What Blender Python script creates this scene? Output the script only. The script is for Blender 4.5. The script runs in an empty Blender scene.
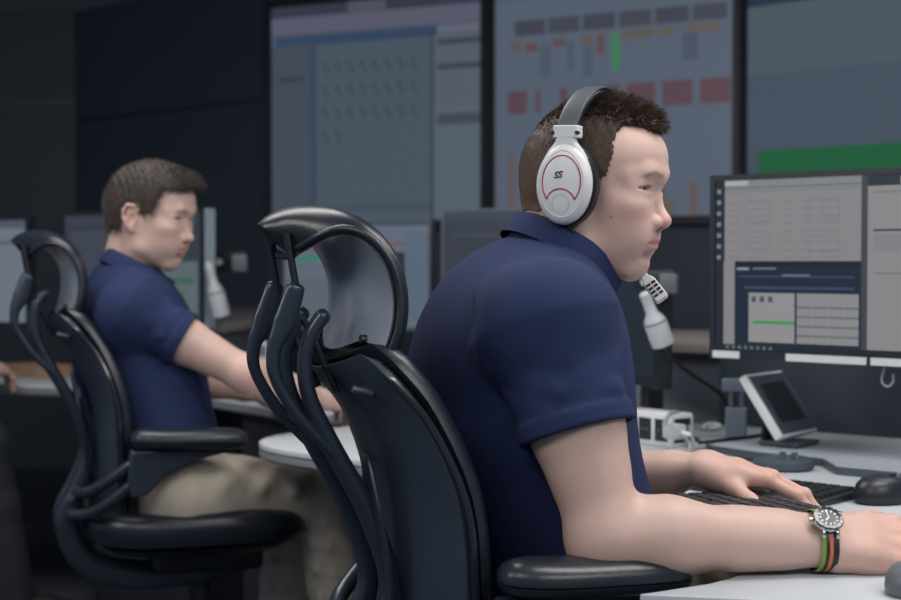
import bpy, bmesh, math, random
import numpy as np
import openvdb
from mathutils import Vector, Matrix

random.seed(7); RNG = np.random.default_rng(7)
S = bpy.context.scene
COL = S.collection
PI = math.pi

# ------------------------------------------------------------------ camera
F = 1500.0            # focal length in pixels of the 901 px wide frame
CAMZ = 1.12
PITCH = math.atan(38.0/F)
cd = bpy.data.cameras.new('camera'); cam = bpy.data.objects.new('camera', cd); COL.objects.link(cam)
cam.location = (0, 0, CAMZ); cam.rotation_euler = (PI/2-PITCH, 0, 0)
cd.sensor_width = 36; cd.lens = 36*F/901
cd.clip_start = 0.05
cd.dof.use_dof = True; cd.dof.focus_distance = 2.02; cd.dof.aperture_fstop = 4.6
S.camera = cam

# ------------------------------------------------------------------ world, ceiling lamps, exposure
w = bpy.data.worlds.new('world'); S.world = w; w.use_nodes = True
bg = w.node_tree.nodes['Background']; bg.inputs[0].default_value = (0.55, 0.66, 0.82, 1); bg.inputs[1].default_value = 0.30
def area_light(name, loc, sx, sy, power, color=(1, .97, .93), target=None):
    l = bpy.data.lights.new(name, 'AREA'); l.shape = 'RECTANGLE'; l.size = sx; l.size_y = sy; l.energy = power; l.color = color
    o = bpy.data.objects.new(name, l); COL.objects.link(o); o.location = loc
    if target is not None:
        d = Vector(target)-Vector(loc); o.rotation_euler = d.to_track_quat('-Z', 'Y').to_euler()
    return o
area_light('ceiling_panel_light', (1.3, 0.3, 2.44), 1.5, 0.9, 35, target=(0.3, 1.9, 0.9))
area_light('ceiling_panel_light', (-0.9, 0.6, 2.44), 1.4, 0.9, 24, target=(-0.3, 2.6, 0.7))
area_light('ceiling_panel_light', (0.95, 1.9, 2.46), 1.2, 0.6, 24)
area_light('ceiling_panel_light', (-0.85, 3.0, 2.46), 1.3, 0.9, 24)
area_light('ceiling_panel_light', (1.5, 2.9, 2.46), 1.2, 0.6, 10)
area_light('ceiling_panel_light', (-2.6, 1.6, 2.44), 1.2, 1.0, 36, target=(-0.7, 3.2, 0.8))
S.view_settings.view_transform = 'Standard'; S.view_settings.look = 'None'
S.view_settings.gamma = 1; S.view_settings.use_curve_mapping = False
S.view_settings.exposure = 0.0

# ------------------------------------------------------------------ helpers
def V(*a): return np.array(a, float)
def W(px, py, D):
    """point of the place seen at pixel (px,py) of the photograph at distance D (world y)"""
    cx = (px-450.5)/F; cy = (300-py)/F
    d = V(cx, math.cos(PITCH)+cy*math.sin(PITCH), -math.sin(PITCH)+cy*math.cos(PITCH))
    return V(0, 0, CAMZ)+d*(D/d[1])
def WZ(px, py, z):
    cx = (px-450.5)/F; cy = (300-py)/F
    d = V(cx, math.cos(PITCH)+cy*math.sin(PITCH), -math.sin(PITCH)+cy*math.cos(PITCH))
    return V(0, 0, CAMZ)+d*((z-CAMZ)/d[2])
def unit(v): v = np.asarray(v, float); return v/np.linalg.norm(v)
def s2l(r, g, b):
    f = lambda c: (c/255/12.92 if c/255 <= .04045 else ((c/255+.055)/1.055)**2.4)
    return (f(r), f(g), f(b))

def mat(name, rgb, rough=.5, metal=0., spec=.5, noise=0., nscale=60., bump=0., bscale=200., emit=None, coat=0., sss=0., attr=None, lin=False, estr=1.):
    m = bpy.data.materials.new(name); m.use_nodes = True
    nt = m.node_tree; b = nt.nodes['Principled BSDF']
    c = rgb if lin else s2l(*rgb)
    b.inputs['Base Color'].default_value = (*c, 1); b.inputs['Roughness'].default_value = rough
    b.inputs['Metallic'].default_value = metal; b.inputs['Specular IOR Level'].default_value = spec
    b.inputs['Coat Weight'].default_value = coat
    tc = nt.nodes.new('ShaderNodeTexCoord')
    if noise > 0 or attr:
        n = nt.nodes.new('ShaderNodeTexNoise'); n.inputs['Scale'].default_value = nscale; n.inputs['Detail'].default_value = 4
        nt.links.new(tc.outputs['Object'], n.inputs['Vector'])
        mr = nt.nodes.new('ShaderNodeMapRange'); mr.inputs[3].default_value = 1-noise; mr.inputs[4].default_value = 1+noise
        nt.links.new(n.outputs['Fac'], mr.inputs[0])
        mx = nt.nodes.new('ShaderNodeMix'); mx.data_type = 'RGBA'; mx.blend_type = 'MULTIPLY'; mx.inputs[0].default_value = 1
        mx.inputs[6].default_value = (*c, 1)
        if attr:
            at = nt.nodes.new('ShaderNodeAttribute'); at.attribute_name = attr
            nt.links.new(at.outputs['Color'], mx.inputs[6])
        nt.links.new(mr.outputs[0], mx.inputs[7]); nt.links.new(mx.outputs[2], b.inputs['Base Color'])
    if bump > 0:
        n2 = nt.nodes.new('ShaderNodeTexNoise'); n2.inputs['Scale'].default_value = bscale; n2.inputs['Detail'].default_value = 3
        nt.links.new(tc.outputs['Object'], n2.inputs['Vector'])
        bp = nt.nodes.new('ShaderNodeBump'); bp.inputs['Strength'].default_value = bump; bp.inputs['Distance'].default_value = .002
        nt.links.new(n2.outputs['Fac'], bp.inputs['Height']); nt.links.new(bp.outputs[0], b.inputs['Normal'])
    if sss > 0:
        b.inputs['Subsurface Weight'].default_value = sss; b.inputs['Subsurface Radius'].default_value = (.012, .005, .003)
        b.inputs['Subsurface Scale'].default_value = .5
    if emit is not None:
        b.inputs['Emission Color'].default_value = (*s2l(*emit), 1); b.inputs['Emission Strength'].default_value = estr
    return m

class MB:
    """collects vertices and faces of one part"""
    def __init__(s): s.v = []; s.f = []; s.mi = []
    def add(s, vs, fs, mi=0):
        o = len(s.v); s.v += [tuple(map(float, p)) for p in vs]; s.f += [tuple(i+o for i in f) for f in fs]; s.mi += [mi]*len(fs); return s
    def box(s, lo, hi, mi=0, M=None):
        x0, y0, z0 = lo; x1, y1, z1 = hi
        vs = [(x0,y0,z0),(x1,y0,z0),(x1,y1,z0),(x0,y1,z0),(x0,y0,z1),(x1,y0,z1),(x1,y1,z1),(x0,y1,z1)]
        if M is not None: vs = [tuple(M @ Vector(p)) for p in vs]
        return s.add(vs, [(0,3,2,1),(4,5,6,7),(0,1,5,4),(1,2,6,5),(2,3,7,6),(3,0,4,7)], mi)
    def loft(s, rings, mi=0, closed=True, caps=True):
        n = len(rings[0]); vs = [p for r in rings for p in r]; fs = []
        for i in range(len(rings)-1):
            for j in range(n if closed else n-1):
                k = (j+1) % n
                fs.append((i*n+j, i*n+k, (i+1)*n+k, (i+1)*n+j))
        if caps and closed:
            fs.append(tuple(range(n-1, -1, -1))); fs.append(tuple((len(rings)-1)*n+j for j in range(n)))
        return s.add(vs, fs, mi)
    def cyl(s, a, b, ra, rb=None, n=20, mi=0):
        rb = ra if rb is None else rb
        a = V(*a); b = V(*b); d = unit(b-a); t = V(0,0,1) if abs(d[2]) < .9 else V(1,0,0)
        e1 = unit(np.cross(d, t)); e2 = np.cross(d, e1)
        ang = np.arange(n)*2*PI/n
        return s.loft([[a+ra*(math.cos(q)*e1+math.sin(q)*e2) for q in ang], [b+rb*(math.cos(q)*e1+math.sin(q)*e2) for q in ang]], mi)
    def lathe(s, prof, n=32, M=None, mi=0):
        rings = [[(r*math.cos(q), r*math.sin(q), z) for q in np.arange(n)*2*PI/n] for r, z in prof]
        if M is not None: rings = [[tuple(M @ Vector(p)) for p in r] for r in rings]
        return s.loft(rings, mi)
    def slab(s, poly, z0, z1, bev=0., mi=0):
        p = np.array(poly, float)
        a = sum(p[i,0]*p[(i+1)%len(p),1]-p[(i+1)%len(p),0]*p[i,1] for i in range(len(p)))
        if a < 0: p = p[::-1]
        def inset(d):
            out = []
            for i in range(len(p)):
                e0 = unit(p[i]-p[i-1]); e1 = unit(p[(i+1)%len(p)]-p[i])
                nrm = unit(V(-e0[1]-e1[1], e0[0]+e1[0])); out.append(p[i]+nrm*d)
            return out
        if bev > 0:
            rs = [(bev, z0), (0, z0+bev), (0, z1-bev), (bev*.3, z1-bev*.3), (bev, z1)]
        else: rs = [(0, z0), (0, z1)]
        return s.loft([[(q[0], q[1], z) for q in inset(d)] for d, z in rs], mi)
    def sweep(s, pts, ra, rb=None, B=None, n=12, sub=6, mi=0, sq=2.0, closed=False):
        """tube along a Catmull-Rom curve; ra in-plane radius, rb along axis B (numbers or lists per point)"""
        P = [V(*p) for p in pts]; m = len(P)
        ra = list(np.broadcast_to(ra, (m,))); rb = ra if rb is None else list(np.broadcast_to(rb, (m,)))
        C = []; RA = []; RB = []
        for i in range(m-1):
            p0 = P[max(i-1, 0)]; p1 = P[i]; p2 = P[i+1]; p3 = P[min(i+2, m-1)]
            for k in range(sub):
                t = k/sub
                C.append(.5*((2*p1)+(-p0+p2)*t+(2*p0-5*p1+4*p2-p3)*t*t+(-p0+3*p1-3*p2+p3)*t**3))
                RA.append(ra[i]*(1-t)+ra[i+1]*t); RB.append(rb[i]*(1-t)+rb[i+1]*t)
        C.append(P[-1]); RA.append(ra[-1]); RB.append(rb[-1])
        rings = []; prev = None
        for i in range(len(C)):
            d = unit(C[min(i+1, len(C)-1)]-C[max(i-1, 0)])
            if B is not None: b = V(*B); b = unit(b-d*np.dot(b, d))
            else:
                if prev is None:
                    t = V(0,0,1) if abs(d[2]) < .9 else V(1,0,0); b = unit(np.cross(d, t))
                else: b = unit(prev-d*np.dot(prev, d))
            prev = b; e = np.cross(b, d)
            r = []
            for q in np.arange(n)*2*PI/n:
                c, sn = math.cos(q), math.sin(q)
                c = math.copysign(abs(c)**(2/sq), c); sn = math.copysign(abs(sn)**(2/sq), sn)
                r.append(C[i]+RA[i]*c*e+RB[i]*sn*b)
            rings.append(r)
        # rounded ends
        def endr(i, j, f): 
            c = np.mean(rings[i], 0); d = unit(C[i]-C[j])
            return [c+(p-c)*f+d*min(RA[i], RB[i])*math.sqrt(1-f*f)*.9 for p in rings[i]]
        rings = [endr(0, 1, .5), endr(0, 1, .85)]+rings+[endr(-1, -2, .85), endr(-1, -2, .5)]
        return s.loft(rings, mi)
    def rect(s, P, u, v, x0, y0, x1, y1, mi=0):
        return s.add([P+u*x0+v*y0, P+u*x1+v*y0, P+u*x1+v*y1, P+u*x0+v*y1], [(0,1,2,3)], mi)
    def build(s, name, m, parent=None, smooth=True, bevel=0., autos=40, sub=0):
        me = bpy.data.meshes.new(name); me.from_pydata(s.v, [], s.f)
        ms = m if isinstance(m, (list, tuple)) else [m]
        for x in ms: me.materials.append(x)
        if len(ms) > 1: me.polygons.foreach_set('material_index', s.mi)
        bm = bmesh.new(); bm.from_mesh(me); bmesh.ops.recalc_face_normals(bm, faces=bm.faces); bm.to_mesh(me); bm.free()
        o = bpy.data.objects.new(name, me); COL.objects.link(o)
        if parent is not None: o.parent = parent
        if bevel > 0:
            md = o.modifiers.new('bevel', 'BEVEL'); md.width = bevel; md.segments = 3; md.limit_method = 'ANGLE'; md.angle_limit = .6
        if sub: md = o.modifiers.new('sub', 'SUBSURF'); md.levels = sub; md.render_levels = sub
        if smooth:
            me.polygons.foreach_set('use_smooth', [True]*len(me.polygons))
            me.set_sharp_from_angle(angle=math.radians(autos))
        return o

def tag(o, label, cat, group=None, kind=None):
    o['label'] = label; o['category'] = cat
    if group: o['group'] = group
    if kind: o['kind'] = kind
    return o
def structure(o, label=None):
    o['kind'] = 'structure'
    if label: o['label'] = label
    return o
def thing(name, label, cat, loc=(0,0,0), rz=0., group=None):
    o = bpy.data.objects.new(name, None); COL.objects.link(o); o.empty_display_size = .05
    o.location = loc; o.rotation_euler = (0, 0, rz)
    return tag(o, label, cat, group)
def copy_tree(o, parent=None):
    c = o.copy(); COL.objects.link(c)
    if parent is not None: c.parent = parent
    for ch in list(o.children): copy_tree(ch, c)
    return c

# ------------------------------------------------------------------ signed distance modelling for bodies
class SDF:
    def __init__(s, lo, hi, res):
        s.lo = V(*lo); s.res = res; s.n = [int(math.ceil((h-l)/res))+1 for l, h in zip(lo, hi)]
        s.a = np.full(s.n, .08, np.float32)
    def blk(s, lo, hi):
        i0 = [max(0, int((lo[k]-s.lo[k])/s.res)-1) for k in range(3)]
        i1 = [min(s.n[k], int((hi[k]-s.lo[k])/s.res)+2) for k in range(3)]
        if any(i1[k] <= i0[k] for k in range(3)): return None
        g = [(s.lo[k]+s.res*np.arange(i0[k], i1[k])).astype(np.float32) for k in range(3)]
        return (slice(i0[0], i1[0]), slice(i0[1], i1[1]), slice(i0[2], i1[2])), g[0][:,None,None], g[1][None,:,None], g[2][None,None,:]
    def mix(s, sl, d, k, op):
        a = s.a[sl]
        if op == 'u':
            if k > 0: h = np.maximum(k-np.abs(a-d), 0)/k; r = np.minimum(a, d)-h*h*k*.25
            else: r = np.minimum(a, d)
        else:
            if op == 's': d = -d
            if k > 0: h = np.maximum(k-np.abs(a-d), 0)/k; r = np.maximum(a, d)+h*h*k*.25
            else: r = np.maximum(a, d)
        s.a[sl] = r
    def cone(s, a, b, ra, rb, k=.01, op='u', sc=None):
        a = V(*a); b = V(*b); m = max(ra, rb)+k+.02
        q = s.blk(np.minimum(a, b)-m, np.maximum(a, b)+m)
        if q is None: return s
        sl, X, Y, Z = q
        d = b-a; L = float(d@d)+1e-12
        h = np.clip(((X-a[0])*d[0]+(Y-a[1])*d[1]+(Z-a[2])*d[2])/L, 0, 1)
        dist = np.sqrt((X-a[0]-h*d[0])**2+(Y-a[1]-h*d[1])**2+(Z-a[2]-h*d[2])**2)-(ra+(rb-ra)*h)
        s.mix(sl, dist, k, op); return s
    def chain(s, pts, rs, k=.01, op='u'):
        for i in range(len(pts)-1): s.cone(pts[i], pts[i+1], rs[i], rs[i+1], k, op)
        return s
    def ell(s, c, r, k=.01, op='u', R=None):
        c = V(*c); r = V(*r); m = max(r)+k+.02
        q = s.blk(c-m, c+m)
        if q is None: return s
        sl, X, Y, Z = q
        x, y, z = X-c[0], Y-c[1], Z-c[2]
        if R is not None:   # columns of R are the ellipsoid's own axes
            x, y, z = (x*R[0,0]+y*R[1,0]+z*R[2,0], x*R[0,1]+y*R[1,1]+z*R[2,1], x*R[0,2]+y*R[1,2]+z*R[2,2])
        k0 = np.sqrt((x/r[0])**2+(y/r[1])**2+(z/r[2])**2); k1 = np.sqrt((x/r[0]**2)**2+(y/r[1]**2)**2+(z/r[2]**2)**2)
        s.mix(sl, k0*(k0-1)/np.maximum(k1, 1e-6), k, op); return s
    def all(s):
        g = [(s.lo[k]+s.res*np.arange(s.n[k])).astype(np.float32) for k in range(3)]
        return g[0][:,None,None], g[1][None,:,None], g[2][None,None,:]
    def mesh(s):
        a = s.a.copy()
        for ax in range(3):   # keep closed at the border
            sl = [slice(None)]*3
            for e in (0, -1): sl[ax] = e; a[tuple(sl)] = np.maximum(a[tuple(sl)], .004)
        g = openvdb.FloatGrid(background=.08); g.copyFromArray(np.ascontiguousarray(a))
        p, q = g.convertToQuads(isovalue=0.0)
        p = np.array(p, float)*s.res+s.lo; q = np.array(q, int)
        t = p[q]; vol = np.einsum('ij,ij->i', t[:,0], np.cross(t[:,1], t[:,2])).sum()
        if vol < 0: q = q[:, ::-1]
        return p, q
def relax(p, q, it=2, lam=.5):
    """smooth a quad mesh"""
    n = len(p)
    e = np.concatenate([q[:, [0,1]], q[:, [1,2]], q[:, [2,3]], q[:, [3,0]]]); e = np.concatenate([e, e[:, ::-1]])
    cnt = np.bincount(e[:,0], minlength=n)[:,None]
    for i in range(it):
        l = lam if i % 2 == 0 else -lam*1.03
        acc = np.stack([np.bincount(e[:,0], weights=p[e[:,1], k], minlength=n) for k in range(3)], 1)
        p = p+l*(acc/np.maximum(cnt, 1)-p)
    return p
def mesh_obj(name, p, q, m, parent=None, color=None):
    me = bpy.data.meshes.new(name); me.vertices.add(len(p)); me.vertices.foreach_set('co', np.asarray(p, np.float32).ravel())
    nv = q.shape[1]; me.loops.add(q.size); me.loops.foreach_set('vertex_index', q.astype(np.int32).ravel())
    me.polygons.add(len(q)); me.polygons.foreach_set('loop_start', np.arange(0, q.size, nv, dtype=np.int32))
    me.update(calc_edges=True); me.validate()
    me.polygons.foreach_set('use_smooth', [True]*len(me.polygons))
    me.materials.append(m)
    if color is not None:
        at = me.color_attributes.new('tone', 'FLOAT_COLOR', 'POINT')
        c = np.ones((len(p), 4), np.float32); c[:, :3] = color; at.data.foreach_set('color', c.ravel())
    o = bpy.data.objects.new(name, me); COL.objects.link(o)
    if parent is not None: o.parent = parent
    return o
def frame(yaw):
    """columns: forward, left, up"""
    return np.array([[math.cos(yaw), -math.sin(yaw), 0], [math.sin(yaw), math.cos(yaw), 0], [0, 0, 1]])

# ------------------------------------------------------------------ materials
M = {}
M['wall'] = mat('dark_wall', (52, 62, 76), .55, noise=.15, nscale=3)
M['wall2'] = mat('dark_slate_panel', (58, 70, 86), .6, noise=.06, nscale=5)
M['ceiling'] = mat('ceiling_grey', (200, 204, 210), .8)
M['carpet'] = mat('carpet', (58, 64, 76), .95, noise=.3, nscale=220, bump=.4, bscale=400)
M['desk'] = mat('white_desk_laminate', (190, 196, 202), .38, noise=.03, nscale=40)
M['deskedge'] = mat('grey_desk_edge', (120, 124, 130), .4)
M['taupe'] = mat('taupe_counter', (134, 127, 124), .5, noise=.05, nscale=20)
M['console'] = mat('console_slate', (84, 92, 104), .45, noise=.08, nscale=10)
M['pedestal'] = mat('dark_pedestal', (44, 48, 58), .6)
M['blk'] = mat('black_plastic', (28, 33, 41), .38, noise=.12, nscale=30)
M['blkgloss'] = mat('glossy_black_plastic', (28, 33, 41), .16, coat=.3)
M['leather'] = mat('black_leather', (30, 36, 46), .32, noise=.1, nscale=40, bump=.12, bscale=260)
M['shell'] = mat('smoked_glossy_shell', (150, 159, 174), .30, metal=.4, noise=.1, nscale=14)
M['backshell'] = mat('charcoal_back_shell', (50, 60, 74), .42, noise=.06, nscale=25)
M['framegrey'] = mat('graphite_frame', (54, 63, 76), .28, metal=.4)
M['chrome'] = mat('chrome', (190, 195, 200), .18, metal=1.)
M['divider'] = mat('divider_fabric', (44, 54, 67), .7, noise=.06, nscale=8); M['silver'] = mat('silver_plastic', (176, 190, 202), .35, metal=.2)
M['steel'] = mat('brushed_steel', (120, 130, 142), .35, metal=.7)
M['white'] = mat('white_plastic', (212, 214, 218), .35)
M['offwhite'] = mat('offwhite_plastic', (180, 184, 190), .4)
M['grey'] = mat('grey_plastic', (96, 102, 110), .45)
M['dkgrey'] = mat('dark_grey_plastic', (66, 75, 86), .45); M['slate'] = mat('slate_plastic', (112, 124, 140), .4)
M['red'] = mat('red_trim', (170, 50, 70), .35)
M['glass'] = mat('dark_display_glass', (34, 42, 50), .12)
M['polo'] = mat('navy_pique', (37, 48, 84), .85, noise=.12, nscale=30, bump=.35, bscale=900, spec=.25)
M['chino'] = mat('khaki_twill', (194, 184, 170), .85, noise=.08, nscale=30, bump=.25, bscale=700, spec=.2)
M['shoe'] = mat('dark_shoe', (34, 34, 38), .5)
M['skin'] = mat('skin', (210, 160, 140), .5, noise=.05, nscale=90, bump=.06, bscale=500, sss=.12, attr='tone', spec=.4)
M['hair1'] = mat('dark_brown_hair', (52, 42, 38), .55, noise=.3, nscale=150, spec=.35, attr='tone')
M['hair2'] = mat('brown_hair', (68, 56, 50), .5, noise=.25, nscale=120, spec=.4, attr='tone')
M['eye'] = mat('eye_white', (200, 196, 192), .2)
M['iris'] = mat('iris', (58, 66, 70), .15)
M['tan'] = mat('tan_card', (150, 122, 104), .7)
M['cable'] = mat('black_cable', (22, 25, 30), .5)
M['wcable'] = mat('grey_cable', (150, 155, 160), .45)
M['key'] = mat('dark_key', (56, 52, 56), .5)
M['keyblk'] = mat('black_key', (26, 28, 32), .45)
M['plate'] = mat('perforated_grey_plate', (146, 154, 162), .5, noise=.35, nscale=420, bump=.5, bscale=420)
M['label'] = mat('white_label', (200, 204, 208), .6)
M['stripe_g'] = mat('green_webbing', (120, 150, 70), .8); M['stripe_o'] = mat('orange_webbing', (196, 110, 80), .8)
_em = {}
def scr(c):
    g_ = sum(c)/3; c = tuple(int(g_+(k-g_)*.74) for k in c) if len(_em) < 80 else c
    """self lit screen colour as seen in the photograph"""
    if c not in _em: _em[c] = mat('lit_screen_%d' % len(_em), (6, 7, 8), .35, emit=c, spec=.25)
    return _em[c]

def screen_mesh(name, P, u, v, n, wdt, hgt, rects, base, parent):
    """one lit screen: P top left corner, u to the right, v down, n out of the screen"""
    mb = MB(); cols = [base]
    mb.rect(P, u, v, 0, 0, wdt, hgt, 0)
    for i, (x0, y0, x1, y1, c) in enumerate(rects):
        if c not in cols: cols.append(c)
        mb.rect(P+n*(.0004+.00005*i), u, v, x0*wdt, y0*hgt, x1*wdt, y1*hgt, cols.index(c))
    return mb.build(name, [scr(c) for c in cols], parent, smooth=False)

# ------------------------------------------------------------------ the room
def along(p, deg, px):
    """from plan point p go right along a wall turned deg away, as far as image column px"""
    a = math.radians(deg); k = (px-450.5)/F
    t = (k*p[1]-p[0])/(math.cos(a)+k*math.sin(a)); return V(p[0]+t*math.cos(a), p[1]-t*math.sin(a))
A0 = W(270, 262, 7.0)[:2]; A1 = along(A0, 26, 492); A2 = along(A1, 31, 744); A3 = along(A2, 44, 1040)
A4 = along(A3, 50, 1500)
B0 = along(A0, 43.5, 76)
B1 = V(-6.0, B0[1]-.25)
CEIL = 2.47
def wall(name, a, b, m, th=.12, z0=0, z1=CEIL):
    d = unit(b-a); n = V(-d[1], d[0])
    mb = MB(); mb.slab([a, b, b+n*th, a+n*th], z0, z1)
    return structure(mb.build(name, m, smooth=False))
wall('wall_left', B1, B0, M['wall']); wall('wall_corner', B0, A0, M['wall'])
wall('wall_back', A0, A1, M['wall2']); wall('wall_middle', A1, A2, M['wall2']); wall('wall_right', A2, A3, M['wall2']); wall('wall_far_right', A3, A4, M['wall2'])
room = [B1, B0, A0, A1, A2, A3, A4, V(A4[0], -1.5), V(-6, -1.5)]
structure(MB().slab(room, -.06, 0).build('floor', M['carpet'], smooth=False))
structure(MB().slab(room, CEIL, CEIL+.06).build('ceiling', M['ceiling'], smooth=False))
# seams between the dark wall panels
def seam(name, a, b, z):
    d = unit(b-a); n = V(d[1], -d[0])
    mb = MB(); mb.slab([a+n*.004, b+n*.004, b-n*.002, a-n*.002], z-.008, z+.008)
    return structure(mb.build(name, M['blk'], smooth=False))
seam('trim_1', B0, A0, 1.88); seam('trim_2', B1, B0, 1.98)

def wall_display(label, a, b, rects, base, z0=1.305, z1=2.29):
    d = unit(b-a); u = V(d[0], d[1], 0); n = V(d[1], -d[0], 0); L = float(np.linalg.norm(b-a))
    base0 = V(a[0], a[1], 0)
    t = thing('wall_display', label, 'wall screen', tuple((base0+u*L/2+V(0,0,z0))), math.atan2(d[1], d[0]), 'video wall screens')
    loc = lambda p: p   # parts in the display's own frame: x right, y into the wall
    bz = .034
    mb = MB(); mb.box((-L/2+.004, -.05, -bz), (-L/2+bz, -.001, z1-z0+bz)); mb.box((L/2-bz, -.05, -bz), (L/2-.004, -.001, z1-z0+bz))
    mb.box((-L/2+bz, -.05, -bz), (L/2-bz, -.001, 0)); mb.box((-L/2+bz, -.05, z1-z0), (L/2-bz, -.001, z1-z0+bz)); mb.box((-L/2+bz, -.03, 0), (L/2-bz, -.001, z1-z0))
    mb.build('frame', M['blk'], t, smooth=False)
    screen_mesh('screen', V(-L/2+bz, -.034, z1-z0), V(1,0,0), V(0,0,-1), V(0,-1,0), L-2*bz, z1-z0, rects, base, t)
    return t
r1 = [(0, 0, 1, .05, (50, 54, 72)), (.0, .055, 1, .13, (84, 86, 108)), (.38, 0, .56, .05, (76, 78, 98)),
      (.02, .14, .8, .185, (44, 66, 100)), (.8, .14, .99, .175, (92, 98, 118)),
      (.0, .19, .20, 1, (62, 73, 92)), (.2, .19, .225, 1, (52, 66, 88)), (.225, .19, .77, 1, (66, 84, 98)), (.77, .14, .785, 1, (52, 64, 84)),
      (.785, .18, 1, .5, (82, 88, 106)), (.785, .5, 1, 1, (78, 96, 112)),
      (.8, .2, 1, .225, (56, 62, 82)), (.8, .31, 1, .335, (56, 62, 82)), (.8, .53, 1, .58, (62, 68, 88)), (.04, .33, .16, .35, (48, 58, 80)), (.225, .93, .77, .95, (58, 74, 90))]
for r in range(4):
    for c in range(8 if r < 3 else 2):
        x = .26+.06*c; y = .27+.105*r
        r1 += [(x, y, x+.014, y+.03, (52, 66, 82)), (x+.012, y+.03, x+.03, y+.055, (56, 70, 85)), (x+.005, y+.07, x+.03, y+.075, (60, 76, 78))]
r2 = [(0, 0, 1, .06, (74, 84, 98)), (.25, .02, .36, .05, (96, 98, 84))]
for c in range(6): r2.append((.09+.15*c, .15, .225+.15*c, .215, (62, 64+c%2*4, 82)))
for x0, x1, y, cc in [(.07,.12,.24,(92,84,76)),(.14,.19,.25,(96,66,72)),(.26,.31,.24,(92,72,76)),(.38,.43,.235,(96,84,74)),(.55,.68,.23,(94,84,76)),(.71,.76,.23,(96,88,74)),(.82,.94,.225,(96,86,78))]:
    r2.append((x0, y, x1, y+.035, cc))
r2 += [(.45,.235,.48,.32,(98,66,74)), (.51,.235,.545,.39,(52,128,84)), (.2,.26,.25,.40,(70,83,102)), (.32,.26,.35,.38,(70,83,102)), (.39,.28,.43,.41,(70,83,102)), (.8,.26,.86,.37,(68,80,100))]
for x0, x1 in [(.06,.155),(.185,.215),(.29,.33),(.43,.555),(.575,.70),(.72,.85),(.87,1.0)]: r2.append((x0, .45, x1-.01, .55, (90, 62, 74)))
for x0, x1, y in [(.06,.09,.72),(.20,.225,.75),(.66,.70,.98),(.70,.735,.86),(.735,.77,.93),(.83,.86,.86),(.64,.80,1.1),(.86,.96,1.1)]:
    if y < 1: r2.append((x0, y, x1, 1, (96, 82, 80)))
r3 = [(0, 0, 1, .14, (76, 86, 94)), (0, .14, 1, .185, (38, 52, 76)), (0, .185, 1, 1, (72, 88, 100)), (0, .45, 1, .76, (64, 80, 98)), (.0, .76, 1, 1, (64, 76, 94)), (.045, .75, 1, .89, (24, 100, 58))]
for i in range(14): r3.append((0, .24+.036*i, 1, .243+.036*i, (66, 82, 96)))
wall_display('large wall screen with rows of small icons, left of the three', A0, A1, r1, (70, 80, 100))
wall_display('large wall screen with red blocks and columns above the headset wearer', A1, A2, r2, (78, 92, 112))
wall_display('large wall screen with a wide green band, rightmost of the three', A2, A3, r3, (72, 86, 100))

# ------------------------------------------------------------------ desks and counters
DZ = .735
def desk(label, poly, cat='desk'):
    t = thing('desk', label, cat, (float(np.mean([p[0] for p in poly])), float(np.mean([p[1] for p in poly])), 0))
    o = V(t.location.x, t.location.y)
    pl = [V(*p)-o for p in poly]
    MB().slab(pl, DZ-.012, DZ, .002).build('desk_top', M['desk'], t)
    MB().slab(pl, DZ-.034, DZ-.0125, .006).build('edge_band', M['deskedge'], t)
    return t, o
def smooth_poly(pts, it=2):
    p = [V(*q) for q in pts]
    for _ in range(it): p = [p[0]]+[r for i in range(len(p)-1) for r in (p[i]*.75+p[i+1]*.25, p[i]*.25+p[i+1]*.75)]+[p[-1]]
    return p
d1p = smooth_poly([(.22,1.73),(.36,1.82),(.43,2.02),(.40,2.3),(.12,2.62),(-.2,2.92),(-.42,3.14),(-.40,3.36),(-.15,3.6),(.15,3.80)])+[V(.447,3.56),V(.937,3.13),V(1.75,2.42),V(1.65,1.45)]+[V(.9,1.56),V(.5,1.67)]
t1, o1 = desk('white curved desk where the headset wearer types', d1p)
def ped(t, o, x, y, rz, w=.42, d=.6):
    c, s_ = math.cos(rz), math.sin(rz)
    pts = [V(x+c*a-s_*b, y+s_*a+c*b)-o for a, b in ((-w/2,-d/2),(w/2,-d/2),(w/2,d/2),(-w/2,d/2))]
    return MB().slab(pts, 0, DZ-.035, .006).build('pedestal', M['pedestal'], t)
ped(t1, o1, .15, 3.3, -.75); ped(t1, o1, 1.25, 2.45, -.75); 
f1 = WZ(-260, 374, DZ)[:2]; 
d2p = [WZ(-330, 372, DZ)[:2], WZ(0, 384, DZ)[:2], WZ(110, 388, DZ)[:2], WZ(200, 395, DZ)[:2], WZ(262, 405, DZ)[:2], WZ(298, 414, DZ)[:2]]
d2p += [d2p[5]+V(.12, .05), d2p[5]+V(.18, .16), d2p[5]+V(.12, .36), d2p[3]+V(.25, .31), d2p[2]+V(.36, .44), d2p[1]+V(.36, .56), d2p[0]+V(.4, .6)]
t2, o2 = desk('long pale desk in front of the man in khaki trousers', d2p)
ped(t2, o2, float(d2p[2][0]+.2), float(d2p[2][1]+.26), -.75, .5, .4); ped(t2, o2, float(d2p[4][0]+.1), float(d2p[4][1]+.22), -.75, .3, .22)
ped(t2, o2, float(d2p[0][0]+.5), float(d2p[0][1]+.3), -.3)
d3p = [V(-.45, 5.02), V(-.2, 4.68), V(.05, 4.45), V(.26, 4.36), V(.6, 4.8), V(.3, 5.2), V(-.2, 5.6)]
t3, o3 = desk('desk behind the front chair carrying two monitors', d3p)
MB().slab([p*1.0-o3 for p in [V(-.41,5.02), V(-.18,4.71), V(.06,4.48), V(.25,4.40), V(.28,4.44), V(.09,4.53), V(-.15,4.75), V(-.38,5.05)]], .0, DZ-.035, .004).build('modesty_panel', M['console'], t3)

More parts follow.
